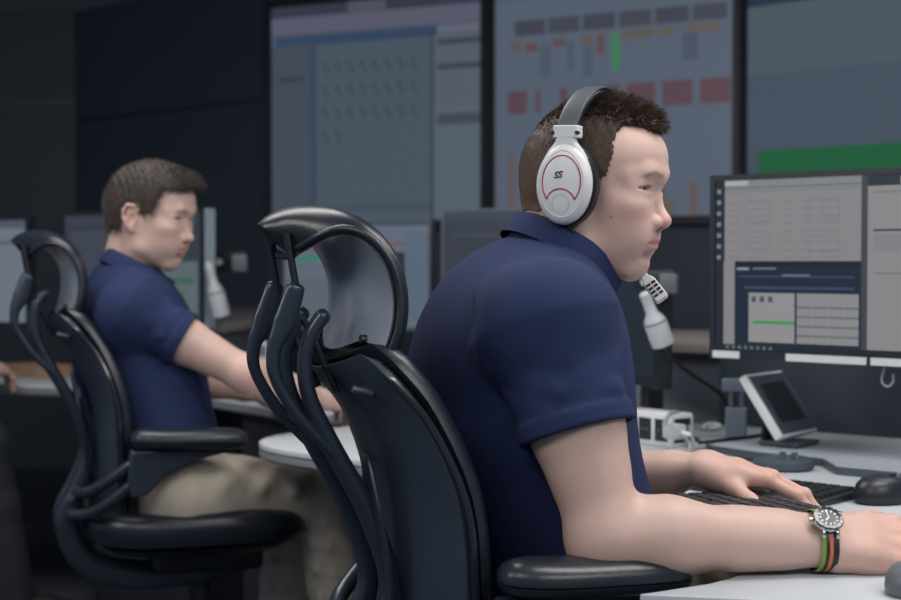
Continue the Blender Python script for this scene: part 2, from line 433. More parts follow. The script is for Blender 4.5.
def counter(label, poly, ztop, th=.03):
    c = np.mean(poly, 0); t = thing('console_counter', label, 'counter', (c[0], c[1], 0))
    pl = [p-c for p in poly]
    MB().slab(pl, ztop-th, ztop, .006).build('counter_top', M['taupe'], t)
    MB().slab([p*.93 for p in pl], 0, ztop-th-.0005, .004).build('body', M['console'], t)
    return t
def rounded(a, b, r, n=12):
    a = V(*a); b = V(*b); d = unit(b-a); e = V(-d[1], d[0]); th = math.atan2(e[1], e[0])
    return [a+r*V(math.cos(th+q), math.sin(th+q)) for q in np.linspace(0, PI, n)]+[b+r*V(math.cos(th+PI+q), math.sin(th+PI+q)) for q in np.linspace(0, PI, n)]
counter('taupe topped round console behind the right-hand monitor', rounded((.56, 4.02), (1.25, 3.62), .33), .925)
counter('taupe topped console with rounded end beyond the khaki-trousered man', [WZ(x_, y_, .925)[:2] for x_, y_ in ((150, 319.5), (185, 322.5), (225, 323.5), (252, 321), (268, 316.5), (275, 311.5), (271, 307.5), (255, 305.5), (225, 304.8), (150, 304.8))], .925)
# dark screen wall standing behind the front desk
pa, pb = V(.615, 3.42), V(1.75, 2.46); dd = unit(pb-pa); nn = V(-dd[1], dd[0])
tag(MB().slab([pa, pb, pb+nn*.03, pa+nn*.03], .0, 1.08, .004).build('divider_panel', M['divider']), 'dark upright divider panel behind the front desk, under the monitor', 'panel')

# ------------------------------------------------------------------ task chairs
def crv(ts, vals, t):
    """smooth 1D interpolation (Catmull-Rom through knots)"""
    ts = V(*ts); vals = np.array(vals, float); t = np.clip(t, ts[0], ts[-1])
    i = min(int(np.searchsorted(ts, t, 'right'))-1, len(ts)-2); i = max(i, 0)
    h = ts[i+1]-ts[i]; s = (t-ts[i])/h
    m = lambda k: (vals[min(k+1, len(ts)-1)]-vals[max(k-1, 0)])/(ts[min(k+1, len(ts)-1)]-ts[max(k-1, 0)])
    return (2*s**3-3*s**2+1)*vals[i]+(s**3-2*s**2+s)*h*m(i)+(-2*s**3+3*s**2)*vals[i+1]+(s**3-s**2)*h*m(i+1)
def padded(center, half, bend, off0, off1, nv=40, nu=24, rnd=6., tnorm=None, dome=0.):
    """a padded shell: center(v)->(x,z); half(v); bend(v) edge set-forward; off0/off1 offsets along the normal"""
    vs = np.linspace(0, 1, nv); rings = []
    C = np.array([center(v) for v in vs]); T = np.gradient(C, axis=0)
    for i, v in enumerate(vs):
        t = unit(T[i]); n = V(t[1], -t[0])     # forward pointing normal in the xz plane
        hw = half(v); ring = []
        us = np.sin(np.linspace(-PI/2, PI/2, nu))
        def pt(u, o):
            b = bend(v)*u*u
            return V(C[i][0]+n[0]*(o+b), -u*hw, C[i][1]+n[1]*(o+b))
        fade = min(1, (min(v, 1-v)/.035+.02))**.5
        for u in us: ring.append(pt(u, off0+(off1-off0)*.0))
        for u in us[::-1]:
            th = (off1-off0)*max(.0, 1-abs(u)**rnd)**.5*fade
            ring.append(pt(u*.995, off0+th+dome*(1-u*u)))
        rings.append(ring)
    return rings
def make_chair(label, loc, yaw):
    t = thing('task_chair', label, 'chair', loc, yaw, 'black office chairs')
    # --- backrest
    zk = [.50, .60, .72, .826, .92, .97, .993]; xk = [-.215, -.228, -.235, -.245, -.282, -.320, -.342]; hk = [.165, .195, .208, .205, .184, .168, .150]
    bc = lambda v: V(crv(zk, xk, .50+.493*v), .50+.493*v); bh = lambda v: crv(zk, hk, .50+.493*v)*(1 if v < .97 else math.sqrt(max(0, 1-((v-.97)/.034)**2))*.12+.88)
    bend = lambda v: .034
    MB().loft(padded(bc, bh, bend, .006, .042, rnd=8)).build('backrest', M['leather'], t)
    MB().loft(padded(bc, lambda v: bh(v)*.985, bend, -.012, .004, rnd=30)).build('back_shell', M['backshell'], t)
    edge = [V(bc(v)[0]+.034*1.0-.002, -sd*bh(v)*1.0, bc(v)[1]) for sd in (1,) for v in np.linspace(.02, .975, 22)]
    top = [V(bc(.99)[0]+.034*u*u-.002, u*-.148, bc(.99)[1]+.001) for u in np.linspace(.95, -.95, 9)]
    e2 = [V(p[0], -p[1], p[2]) for p in edge[::-1]]
    MB().sweep(edge+top+e2, .0052, n=8, sub=3).build('piping', M['blkgloss'], t)
    # reinforcement plate and screws on the shell
    mb = MB(); mb.sweep([(-.262, -.045, .60), (-.268, -.05, .72), (-.282, -.05, .80), (-.292, -.045, .87)], .006, [.014, .03, .03, .012], B=(0,1,0), n=10)
    mb.build('back_plate', M['framegrey'], t)
    for sy in (1, -1):
        p = bc(.93); mb = MB(); mb.cyl((p[0]+.006, sy*.118, p[1]), (p[0]-.02, sy*.118, p[1]+.006), .005, n=12); mb.build('screw', M['steel'], t)
    # --- headrest
    hz = [(-.322, 1.002), (-.315, 1.02), (-.309, 1.047), (-.306, 1.08), (-.311, 1.112), (-.326, 1.139), (-.346, 1.155), (-.370, 1.158), (-.390, 1.151), (-.400, 1.142)]
    hw_ = [.140, .152, .156, .153, .148, .137, .117, .088, .054, .028]
    tk = np.linspace(0, 1, len(hz))
    hc = lambda v: V(crv(tk, [p[0] for p in hz], v), crv(tk, [p[1] for p in hz], v)); hh = lambda v: crv(tk, hw_, v)
    hb = lambda v: crv([0, .3, .6, .8, 1], [.022, .026, .012, -.012, -.02], v)
    MB().loft(padded(hc, hh, hb, .002, .034, rnd=4, nv=56)).build('headrest', M['leather'], t)
    MB().loft(padded(hc, lambda v: hh(v)*.95, hb, -.007, .001, rnd=30, nv=56)).build('headrest_shell', M['shell'], t)
    def hed(v, sd):
        c = hc(v); d = unit(hc(min(1, v+.01))-hc(max(0, v-.01))); n = V(d[1], -d[0]); o = hb(v)+.001
        return V(c[0]+n[0]*o, -sd*hh(v)*.99, c[1]+n[1]*o)
    loop = [hed(v, 1) for v in np.linspace(0, 1, 26)]+[hed(v, -1) for v in np.linspace(1, 0, 26)]+[hed(0, 1)]
    MB().sweep(loop, .0055, n=10, sub=3).build('headrest_rim', M['leather'], t)
    for sy in (1, -1):
        p = hc(.13); o = hb(.13)*(.100/hh(.13))**2-.006; MB().cyl((p[0]+o+.002, sy*.100, p[1]), (p[0]+o-.006, sy*.100, p[1]), .0062, n=14).build('headrest_screw', M['blk'], t)
    # --- two rear frame arms, rods
    for sy in (1, -1):
        y = sy*.052; B = (0, 1, 0)
        mb = MB()
        mb.sweep([(.10, y*.8, .425), (-.02, y, .405), (-.13, y, .405), (-.23, y, .425), (-.288, y, .475), (-.308, y, .55), (-.280, y, .625), (-.260, y, .70), (-.292, y, .80), (-.338, y, .885), (-.366, y, .945), (-.374, y, .99), (-.366, y, 1.028), (-.350, y, 1.052)],
                 [.016, .02, .023, .026, .026, .024, .018, .0135, .013, .0125, .010, .009, .0095, .010], [.012, .012, .013, .0145, .015, .014, .0135, .013, .0125, .0125, .0115, .0105, .0105, .010], B=B, n=16, sub=6, sq=2.6)
        mb.build('frame_arm', M['framegrey'], t)
        y2 = y+sy*.004
        mb = MB(); mb.sweep([(-.335, y2, .875), (-.382, y2, .925), (-.412, y2, .975), (-.414, y2, 1.01), (-.400, y2, 1.045), (-.386, y2, 1.088)], [.0075, .008, .0075, .009, .015, .012], [.008, .009, .0085, .008, .008, .007], B=B, n=14, sub=6, sq=2.6)
        mb.build('headrest_fork', M['framegrey'], t)
        MB().cyl((-.383, y, 1.08), (-.396, y*.95, 1.156), .0048, n=12).build('headrest_rod', M['blk'], t)
        MB().cyl((-.376, y, 1.05), (-.330, y*.9, .955), .0045, n=12).build('tilt_rod', M['blk'], t)
        MB().cyl((-.30, y+.0, .60), (-.30, y+sy*.024, .60), .007, n=12).build('pivot_bolt', M['steel'], t)
    for x_, z_, r_ in ((-.285, .60, .009), (-.305, .53, .009), (-.365, .915, .006)): MB().cyl((x_, -.06, z_), (x_, .06, z_), r_).build('cross_pin', M['framegrey'], t)
    # --- seat
    def plan(k, ins):
        out = []
        for q in np.linspace(0, 2*PI, 48, endpoint=False):
            c, s_ = math.cos(q), math.sin(q); e = 2/3.6
            out.append((math.copysign(abs(c)**e, c)*(.247-ins)-.025, math.copysign(abs(s_)**e, s_)*(.252-ins)))
        return out
    def sad(x, y): return .012*(y/.25)**2*1.2-.012*max(0, (x-.05)/.2)**2*1.4+.010*max(0, (-.12-x)/.12)**2
    rings = []
    for ins, z in [(.05, .498), (.01, .502), (0, .515), (0, .535), (.006, .552), (.018, .562), (.04, .567), (.09, .566), (.16, .562), (.23, .560)]:
        rings.append([(x, y, z+sad(x, y)*(1 if z > .51 else .4)) for x, y in plan(0, ins)])
    MB().loft(rings).build('seat', M['leather'], t)
    rings = [[(x, y, z) for x, y in plan(0, ins)] for ins, z in [(.16, .462), (.10, .466), (.05, .48), (.03, .4965), (.06, .4975)]]
    MB().loft(rings).build('seat_pan', M['blk'], t)
    mb = MB(); mb.box((-.12, -.075, .415), (.13, .075, .462)); mb.build('tilt_mechanism', M['blk'], t, bevel=.012)
    mb = MB(); mb.cyl((0, 0, .12), (0, 0, .30), .032); mb.cyl((0, 0, .30), (0, 0, .416), .020); mb.build('gas_column', M['blk'], t)
    for k in range(5):
        a = 2*PI*k/5+.3; c, s_ = math.cos(a), math.sin(a)
        lg = MB().sweep([(.02*c, .02*s_, .135), (.16*c, .16*s_, .125), (.31*c, .31*s_, .088)], [.022, .017, .012], [.026, .020, .014], B=(-s_, c, 0)).build('base_leg', M['framegrey'], t)
        mb = MB()
        for o in (-.014, .014):
            p = V(.315*c-s_*o, .315*s_+c*o, .03); q = V(-s_, c, 0)*.009
            mb.cyl(p-q, p+q, .0295, n=20)
        mb.cyl((.315*c, .315*s_, .03), (.315*c, .315*s_, .085), .008); mb.build('caster', M['blk'], lg)
    # --- armrests
    for sy in (1, -1):
        rings = []
        for ins, z in [(.03, .722), (.010, .7225), (.002, .728), (.0, .735), (.004, .7365), (.0, .738), (.0, .748), (.006, .757), (.018, .763), (.034, .765)]:
            r = []
            for q in np.linspace(0, 2*PI, 40, endpoint=False):
                c, s_ = math.cos(q), math.sin(q); e = 2/3.0
                r.append((-.064+math.copysign(abs(c)**e, c)*(.124-ins), sy*.25+math.copysign(abs(s_)**e, s_)*(.047-ins), z+.008*math.cos(q*1.0)*-.5))
            rings.append(r)
        MB().loft(rings).build('armrest_pad', M['leather'], t)
        y = sy*.25
        pr = [(-.19, .722), (.03, .722), (.02, .712), (-.05, .698), (-.12, .665), (-.155, .628), (-.19, .622), (-.196, .66)]
        mb = MB(); mb.loft([[(x, y-.02, z) for x, z in pr], [(x, y+.02, z) for x, z in pr]]); mb.build('armrest_bracket', M['framegrey'], t, bevel=.006)
        for z0, z1, xx in ((.612, .692, -.285), (.565, .648, -.30)):
            MB().sweep([(xx, sy*.045, z0), (xx+.005, sy*.12, z0+.004), (-.255, sy*.205, z0+.025), (-.185, sy*.249, z1)], .0125, n=14).build('armrest_strut', M['framegrey'], t)
    return t
CH1 = V(.15, 2.06); CH2 = V(-.575, 3.46); YAW1 = math.radians(20); YAW2 = math.radians(18)
chair1 = make_chair('large black office chair in the foreground, holding the headset wearer', (CH1[0], CH1[1], 0), YAW1)
chair2 = copy_tree(chair1); chair2.location = (CH2[0], CH2[1], 0); chair2.rotation_euler.z = YAW2
tag(chair2, 'black office chair at left under the man in khaki trousers', 'chair', 'black office chairs')

# ------------------------------------------------------------------ people
SK = V(*s2l(204, 173, 162))
def head_mesh(nose=1., jaw=1., stub=.5, ears=True):
    """head and neck in head space: x to the face, y to the left ear, z up, metres"""
    g = SDF((-.15, -.105, -.235), (.135, .105, .15), .0017)
    mm = lambda *a: V(*a)/1000
    e = lambda c, r, k=.012, op='u', R=None: g.ell(mm(*c), mm(*r), k, op, R)
    c = lambda a, b, ra, rb, k=.01, op='u': g.cone(mm(*a), mm(*b), ra/1000, rb/1000, k, op)
    e((-10, 0, 34), (98, 75, 88)); e((-45, 0, 20), (62, 68, 66), .02)
    e((45, 0, 44), (56, 62, 52), .03)
    e((34, 0, -30), (56, 60, 74), .03); e((28, 0, -62), (50, 50, 52), .03)
    for s in (1, -1):
        c((-8, 62*s, -20), (2, 53*s, -78), 12, 13, .03); c((2, 53*s, -78), (54, 16*s, -108), 13, 13, .025)
        c((54, 16*s, -108), (56, 0, -109), 13, 14, .015)
        e((60, 43*s, -24), (24, 19, 17), .026)                        # cheekbone
        e((52, 34*s, -62), (24, 16, 24), .03)
        c((90, 8*s, 20), (84, 32*s, 22), 12.5, 9.5, .014); c((84, 32*s, 22), (64, 50*s, 17), 9.5, 8, .016)   # brow
    e((62, 0, -102), (14, 17, 15), .014)                              # chin
    e((60, 0, -70), (27, 31, 26), .022)                               # muzzle
    for s in (1, -1):
        e((99, 31*s, 0), (17, 18, 11), .014, 's')                     # socket
    # nose
    c((79, 0, 8), (87, 0, -12), 9, 8, .010); c((87, 0, -12), (101*nose, 0, -43), 7.5, 9.2, .006)
    e((101*nose, 0, -44), (9.5, 10, 9), .008)
    for s in (1, -1):
        e((90, 12.5*s, -47), (12, 7.5, 9.5), .005)
        c((83, 15*s, -44), (72, 27*s, -66), 3.5, 3.5, .016)
    c((98, 0, -51), (86, 0, -56), 4, 4, .006)
    for s in (1, -1): e((95, 6.8*s, -55), (6.5, 3.6, 4.5), .003, 's')
    # lids around the eyeballs
    for s in (1, -1):
        e((70, 33*s, 1.5), (13.4, 19, 12.0), .016)
        e((87, 32*s, .8), (15, 13.5, 4.6), .003, 's'); e((77, 44*s, .6), (9, 8, 2.8), .003, 's')
        c((85, 23*s, 9), (78, 45*s, 7.5), 3.4, 3.2, .008)        # upper lid fold
        c((83.5, 24*s, -6.5), (77, 43*s, -5.5), 2.0, 2.0, .010)
    # lips
    for s in (1, -1):
        c((87, 4*s, -69.8), (84.5, 15*s, -71.5), 5.0, 4.4, .004); c((84.5, 15*s, -71.5), (77, 26*s, -75.4), 4.4, 2.8, .004); c((84.5, 3*s, -81), (82, 14*s, -80.5), 5.8, 5.0, .004); c((82, 14*s, -80.5), (76, 25*s, -77.2), 5.0, 2.8, .004)
        c((93, 0, -75.6), (90, 15*s, -75.6), 1.7, 1.6, .003, 's'); c((90, 15*s, -75.6), (79, 29*s, -76.6), 1.6, 1.3, .003, 's')
        e((72, 32*s, -77), (5, 4, 5), .008, 's')
    e((80, 0, -91), (6, 17, 5), .012, 's'); c((90, 0, -58), (90, 0, -66), 1.8, 1.8, .005, 's')
    # ears
    if ears:
        for s in (1, -1):
            a = .30; R = np.array([[math.cos(-.22), 0, math.sin(-.22)], [0, 1, 0], [-math.sin(-.22), 0, math.cos(-.22)]])
            R = np.array([[math.cos(.25)*1, 0, 0], [0, 1, 0], [0, 0, 1]]) if False else R
            P = lambda x, y, z: (x, y*s, z-12)
            hel = [(-4, 74, 8), (-2, 80, 22), (-10, 86, 34), (-24, 89, 34), (-33, 89, 20), (-33, 87, 2), (-26, 83, -14), (-15, 78, -26), (-7, 75, -25), (-4, 73, -14)]
            e(P(-17, 79, 4), (17, 6, 29), .004)
            e(P(-12, 88, 0), (9, 9, 16), .006, 's')
            for i in range(len(hel)-1): c(P(*hel[i]), P(*hel[i+1]), 3.6, 3.6, .003)
            c(P(-22, 84, 22), P(-24, 85, -6), 3, 3, .004); c(P(-3, 76, -4), P(-2, 75, 3), 4, 4, .004)
    # neck
    c((-44, 0, -30), (-62, 0, -150), 57, 60, .03); c((-62, 0, -150), (-72, 0, -215), 60, 74, .02)
    c((-15, 0, -90), (-38, 0, -160), 40, 44, .03)
    for s in (1, -1): c((-28, 52*s, -30), (-12, 22*s, -190), 13, 12, .03)
    p, q = g.mesh(); p = relax(p, q, 4)
    X, Y, Z = p[:,0]*1000, np.abs(p[:,1])*1000, p[:,2]*1000
    G = lambda cx, cy, cz, sx, sy, sz: np.exp(-((X-cx)/sx)**2-((Y-cy)/sy)**2-((Z-cz)/sz)**2)
    col = np.tile(SK, (len(p), 1))
    def tint(mask, rgb): 
        nonlocal col
        col = col*(1-mask[:,None])+np.array(s2l(*rgb))*mask[:,None]
    red = np.clip(G(62, 45, -35, 25, 25, 25)*.5+G(104, 0, -46, 14, 16, 14)*.65+G(-18, 84, -8, 22, 9, 34)*.6+G(60, 0, -105, 30, 30, 14)*.25, 0, 1)
    tint(red*.55, (206, 132, 118))
    st = np.clip(G(55, 0, -100, 45, 60, 30)+G(86, 0, -62, 12, 28, 9)*.8+G(20, 55, -75, 30, 25, 40)*.7, 0, 1)*stub
    tint(st*.45, (164, 134, 124))
    lipz = -75-1.2*(Y/25)**2
    lip = np.clip(1-np.abs(Z-lipz)/7.5, 0, 1)*(X > 64)*np.clip((29-Y)/5, 0, 1); tint(np.clip(lip*2, 0, 1)*.7, (186, 112, 108))
    bz = 19+4*np.clip((Y-14)/22, 0, 1)-7*np.clip((Y-36)/16, 0, 1)
    br = np.clip(1.15-np.abs(Z-bz+1)/4.6, 0, 1)*np.clip((Y-10)/5, 0, 1)*np.clip((54-Y)/8, 0, 1)*(X > 45)
    br = br*(.7+.3*np.sin(X*2.1+Z*1.7)); tint(np.clip(br, 0, 1)*.72, (92, 68, 56))
    lash = np.clip(1-np.abs(Z-(4.6-.012*(Y-31)**2))/1.5, 0, 1)*(Y > 18)*(Y < 45)*(X > 70); tint(lash*.7, (70, 48, 44))
    for mx, mz, mr in ((46, -40, 1.6), (30, -66, 1.0), (64, -30, .9), (72, 44, .9)):
        m_ = ((X-mx)**2+(Z-mz)**2 < mr*mr)*(p[:,1] < 0)*1.; tint(m_*.6, (96, 62, 54))
    return p, q, col

def xf(p, R, o, s=1.): return (p*s)@R.T+o
def rot_y(a): return np.array([[math.cos(a), 0, math.sin(a)], [0, 1, 0], [-math.sin(a), 0, math.cos(a)]])   # + pitches the face down
def rot_x(a): return np.array([[1, 0, 0], [0, math.cos(a), -math.sin(a)], [0, math.sin(a), math.cos(a)]])
HANDDEF = dict(curl=[(.35,.35,.25), (.4,.4,.3), (.45,.45,.3), (.5,.45,.3)], spread=.06)
def hand(g, wr, d, n, side, curl=None, spread=.07, scale=1., thumb=(.75, .35, .25)):
    """palm, four fingers and thumb. d: towards the fingers, n: out of the back of the hand, side: +1 when the thumb lies at n x d, else -1"""
    d = unit(d); n = unit(n-d*np.dot(n, d)); s = np.cross(n, d)*side
    k = scale; P = lambda a, b, c: wr+k*(d*a+s*b+n*c)
    curl = curl or HANDDEF['curl']
    base = [(.093, .029, .004), (.097, .008, .006), (.090, -.013, .004), (.079, -.032, .0)]
    rad = [.0098, .0100, .0094, .0082]; L = [(.046, .027, .022), (.050, .031, .023), (.046, .029, .022), (.036, .022, .020)]
    for i, b in enumerate(base):
        B = P(*b)
        g.cone(P(.004, b[1]*.62, 0), P(b[0]*.55, b[1]*.85, .002), k*.0185, k*.0155, .014); g.cone(P(b[0]*.55, b[1]*.85, .002), B, k*.0155, k*.0118, .012)
        a = 0.; fwd = unit(d+s*spread*(1.5-i)); q = B
        for j in range(3):
            a += curl[i][j]; v = fwd*math.cos(a)-n*math.sin(a); e = q+v*k*L[i][j]
            r0 = k*rad[i]*(1-.09*j); r1 = k*rad[i]*(1-.09*(j+1))
            g.cone(q, e, r0, r1, .0035); g.ell(q+n*.0015, (r0*1.08,)*3, .004); q = e
    t0 = P(.022, .022, -.008); t1 = P(.050, .044, -.014); up, mid, tip = thumb
    v1 = unit(d*math.cos(up)+s*math.sin(up)*.9-n*.25); t2 = t1+v1*k*.034; v2 = unit(v1+d*.5*mid-n*tip*.5); t3 = t2+v2*k*.030
    g.cone(P(.006, .012, -.006), t0, k*.018, k*.0165, .014); g.cone(t0, t1, k*.0165, k*.0135, .014); g.cone(t1, t2, k*.0125, k*.0105, .006); g.cone(t2, t3, k*.0107, k*.0085, .004)
    g.cone(P(.015, -.022, -.008), P(.06, -.028, -.006), k*.014, k*.012, .015)

def arm_mesh(sh, el, wr, hd, hn, side, fn=None, k=1., hk=1., curl=None, flat=None, thumb=(.75,.35,.25), spread=.07, rad=(.0595, .0425, .0445, .0295), res=.0021):
    pts = np.array([sh, el, wr, wr+unit(hd)*.21]); lo = pts.min(0)-.085; hi = pts.max(0)+.085
    g = SDF(lo, hi, res); r0, r1, r2, r3 = [q*k for q in rad]
    ua = unit(el-sh); fa = unit(wr-el); L = np.linalg.norm(wr-el)
    g.cone(sh, sh+ua*.13, r0, r0*.98, .0); g.cone(sh+ua*.13, el, r0*.98, r1*.95, .008)
    bend = unit(ua-fa)      # points outward at the elbow
    g.ell(el+bend*.016*k, (.030*k,)*3, .03)
    inner = -bend
    g.cone(sh+ua*.10+inner*.012, sh+ua*.19+inner*.012, .036*k, .032*k, .02)      # biceps
    g.cone(el, el+fa*.075, r1*.92, r2, .03); g.cone(el+fa*.075, wr-fa*.06, r2, r3*1.12, .03)
    hn = unit(hn-fa*np.dot(hn, fa)); sd = unit(np.cross(hn, fa))
    for o in (.016, -.016): g.cone(wr-fa*.11+sd*o*.6, wr+sd*o, r3*.95, r3*.74, .02)
    g.ell(wr-fa*.012-sd*side*.021+hn*.012, (.009, .009, .009), .012)             # ulna head
    hand(g, wr, unit(hd), hn, side, curl=curl, thumb=thumb, spread=spread, scale=hk)
    p, q = g.mesh(); p = relax(p, q, 4)
    col = np.tile(SK, (len(p), 1))
    dh = np.linalg.norm(p-(wr+unit(hd)*.10), axis=1); m = np.clip(1.2-dh/.10, 0, 1)*.4; col = col*(1-m[:,None])+np.array(s2l(204, 140, 124))*m[:,None]
    de = np.linalg.norm(p-(el+bend*.04), axis=1); m = np.clip(1-de/.05, 0, 1)*.4; col = col*(1-m[:,None])+np.array(s2l(200, 136, 122))*m[:,None]
    return p, q, col
def merge(parts):
    P = []; Q = []; C = []; o = 0
    for p, q, c in parts: P.append(p); Q.append(q+o); C.append(c); o += len(p)
    return np.concatenate(P), np.concatenate(Q), np.concatenate(C)

def torso(g, sp, R, rs, widths, k=.05):
    """stack of elliptical sections along the spine; R body axes"""
    for (a, b, ra, rb, wa, wb) in zip(sp[:-1], sp[1:], rs[:-1], rs[1:], widths[:-1], widths[1:]):
        for t in np.linspace(0, 1, 5)[:-1] if b is not sp[-1] else np.linspace(0, 1, 5):
            c = a+(b-a)*t; r = ra+(rb-ra)*t; w = wa+(wb-wa)*t
            ax = unit(b-a); f = unit(R[:,0]-ax*np.dot(R[:,0], ax)); l = np.cross(ax, f)
            g.ell(c, (r, w, .085), k, 'u', np.stack([f, l, ax], 1))

def hair_strands(name, roots, dirs, lens, wid, m, parent, bendv, res=3):
    """many fine tapering tufts as one mesh"""
    n = len(roots); t = np.linspace(0, 1, res+1)
    side = np.cross(dirs, RNG.normal(size=(n, 3))); side /= np.linalg.norm(side, axis=1)[:,None]+1e-9
    third = np.cross(dirs, side)
    vs = []; 
    for i, ti in enumerate(t):
        c = roots+dirs*(lens*ti)[:,None]+bendv*(lens*ti**2)[:,None]; wv = (wid*(1-ti**1.5*.9))[:,None]
        for kk in range(3):
            a = kk*2*PI/3; vs.append(c+wv*(math.cos(a)*side+math.sin(a)*third))
    v = np.stack(vs, 1).reshape(-1, 3); per = 3*(res+1); f = []
    b = np.arange(n)*per
    for i in range(res):
        for kk in range(3):
            a0 = i*3+kk; a1 = i*3+(kk+1) % 3
            f.append(np.stack([b+a0, b+a1, b+a1+3, b+a0+3], 1))
    return v, np.concatenate(f)

def sample(p, q, n):
    t = p[q]; ar = np.linalg.norm(np.cross(t[:,1]-t[:,0], t[:,2]-t[:,0]), axis=1); idx = RNG.choice(len(q), n, p=ar/ar.sum())
    u, v = RNG.random(n)[:,None], RNG.random(n)[:,None]
    a, b, c, d = t[idx,0], t[idx,1], t[idx,2], t[idx,3]
    pos = (a*(1-u)+b*u)*(1-v)+(d*(1-u)+c*u)*v; nr = np.cross(c-a, d-b); nr /= np.linalg.norm(nr, axis=1)[:,None]+1e-12
    return pos, nr

def hair_mesh(style):
    g = SDF((-.16, -.11, -.09), (.14, .11, .17), .002)
    mm = lambda *a: V(*a)/1000
    t = 2.4 if style == 'short' else 6.0
    def e(c, r, k=.012, add=0): g.ell(mm(*c), mm(*[x+add for x in r]), k)
    e((-10, 0, 34), (98, 75, 88), add=t); e((-45, 0, 20), (62, 68, 66), .02, add=t*.7); e((45, 0, 44), (56, 62, 52), .03, add=t*.6)
    g.cone(mm(-44, 0, -30), mm(-62, 0, -150), (57+t)/1000, (60+t)/1000, .03)
    if style == 'short':
        g.ell(mm(8, 0, 58), mm(84, 58, 70), .02); g.ell(mm(58, 0, 76), mm(38, 44, 30), .02)
    else:
        g.ell(mm(0, 0, 58), mm(92, 70, 74), .03); g.ell(mm(60, 0, 78), mm(42, 52, 32), .03); g.ell(mm(-50, 0, 38), mm(64, 72, 66), .03)
        g.ell(mm(86, 0, 84), mm(24, 36, 15), .02)
    X, Y, Z = g.all(); X = X*1000; Y = np.abs(Y*1000); Z = Z*1000
    if style == 'short':
        xh = np.interp(Z, [-30, 0, 18, 38, 56, 70, 80, 90, 140], [10, 24, 38, 46, 48, 47, 50, 56, 140])+0*X+0*Y
        xh = xh+np.where((Z > 66), 1, 0)*np.exp(-(Y/30)**4)*np.interp(Z, [66, 78, 84, 95], [0, 20, 50, 70])+np.interp(Z, [92, 104], [0, 60])
        zl = np.interp(X, [-110, -60, -22, 5, 14, 60], [-30, -32, -28, -8, -12, -12])+0*Y
    else:
        xh = np.interp(Z, [-30, 0, 12, 30, 50, 66, 76, 84, 140], [-2, 6, 34, 40, 46, 60, 92, 125, 150])+0*X+0*Y
        zl = np.interp(X, [-110, -60, -34, -28, 4, 8, 60], [-40, -40, -30, 34, 34, -14, -14])+0*Y
    wig = 2.5*np.sin(Y*.5+Z*.3)*np.cos(Z*.45+X*.2)
    d = np.maximum(X-xh+wig, zl-Z+wig)/1000*.8
    g.a = np.maximum(g.a, d.astype(np.float32))
    n3 = (np.sin(X*.35+Z*.1)*np.sin(Y*.31+1)+np.sin(X*.7+Y*.5)*.5)*(.0006 if style == 'short' else .0022)*np.clip((Z-40)/40, .2, 1)
    g.a = g.a+n3.astype(np.float32)
    p, q = g.mesh(); return relax(p, q, 2), q

def build_hair(style, R, o, s, m, parent):
    p, q = hair_mesh(style)
    pts = [(p, q)]
    n = 15000 if style == 'short' else 8000
    pos, nr = sample(p, q, n); keep = (np.linalg.norm(pos-V(-.01, 0, .03), axis=1) > .072); pos, nr = pos[keep], nr[keep]
    X, Y, Z = pos[:,0]*1000, np.abs(pos[:,1])*1000, pos[:,2]*1000
    top = np.clip((Z-78)/25, 0, 1)*np.clip((62-Y)/20, 0, 1)
    jit = RNG.normal(size=pos.shape)*.28
    if style == 'short':
        comb = np.stack([.75+0*X, pos[:,1]*2, .35+0*X], 1)*top[:,None]+np.stack([-.15+0*X, 0*X, -.9+0*X], 1)*(1-top)[:,None]
        d = nr*(.35+.65*top)[:,None]+comb+jit*(.5+top)[:,None]
        L = (.0042+.0095*top*RNG.uniform(.5, 1.2, len(X)))*np.clip((X+70)/40, .4, 1); wd = .00042+.0005*top
        bv = np.stack([.35+0*X, 0*X, .25*top-.1], 1)
    else:
        fr = np.clip((X-20)/60, 0, 1)
        comb = np.stack([.5*fr+.1, 0*X, -.55+.6*top*fr], 1)
        d = nr*.35+comb+jit*.9; L = .012+.012*top*RNG.random(len(X)); wd = .0007+0*X
        bv = np.stack([.3*fr, 0*X, -.45+0*X], 1)
    d /= np.linalg.norm(d, axis=1)[:,None]
    v, f = hair_strands('hair', pos, d, L, wd, m, parent, bv)
    P = np.concatenate([p, v]); Q = np.concatenate([q, f+len(p)])
    # cropped sides let the scalp through, the top is darker
    rnd = RNG.random(len(v)//12); rnd = np.concatenate([np.full(len(p), .35), np.repeat(rnd, 12)])
    Z = P[:,2]*1000; Yp = np.abs(P[:,1])*1000
    dark, mid, lite = (V(*s2l(*q_)) for q_ in (((48, 38, 33), (78, 61, 52), (122, 99, 86)) if style == 'short' else ((44, 37, 34), (78, 68, 62), (112, 100, 92))))
    side = np.clip((70-Z)/60, 0, 1) if style == 'short' else np.clip((60-Z)/90, 0, .5)
    c0 = dark+(mid-dark)*rnd[:,None]; c1 = mid+(lite-mid)*rnd[:,None]; c = c0*(1-side[:,None])+c1*side[:,None]
    if style == 'short':
        fade = np.clip((-18-Z)/26, 0, 1)*(P[:,0] < -.03); fade = np.maximum(fade, np.clip((.0-Z+14)/26, 0, 1)*(P[:,0] > -.01))
        c = c*(1-.75*fade[:,None])+SK*.62*.75*fade[:,None]
    return mesh_obj('hair', xf(P, R, o, s), Q, m, parent, c)

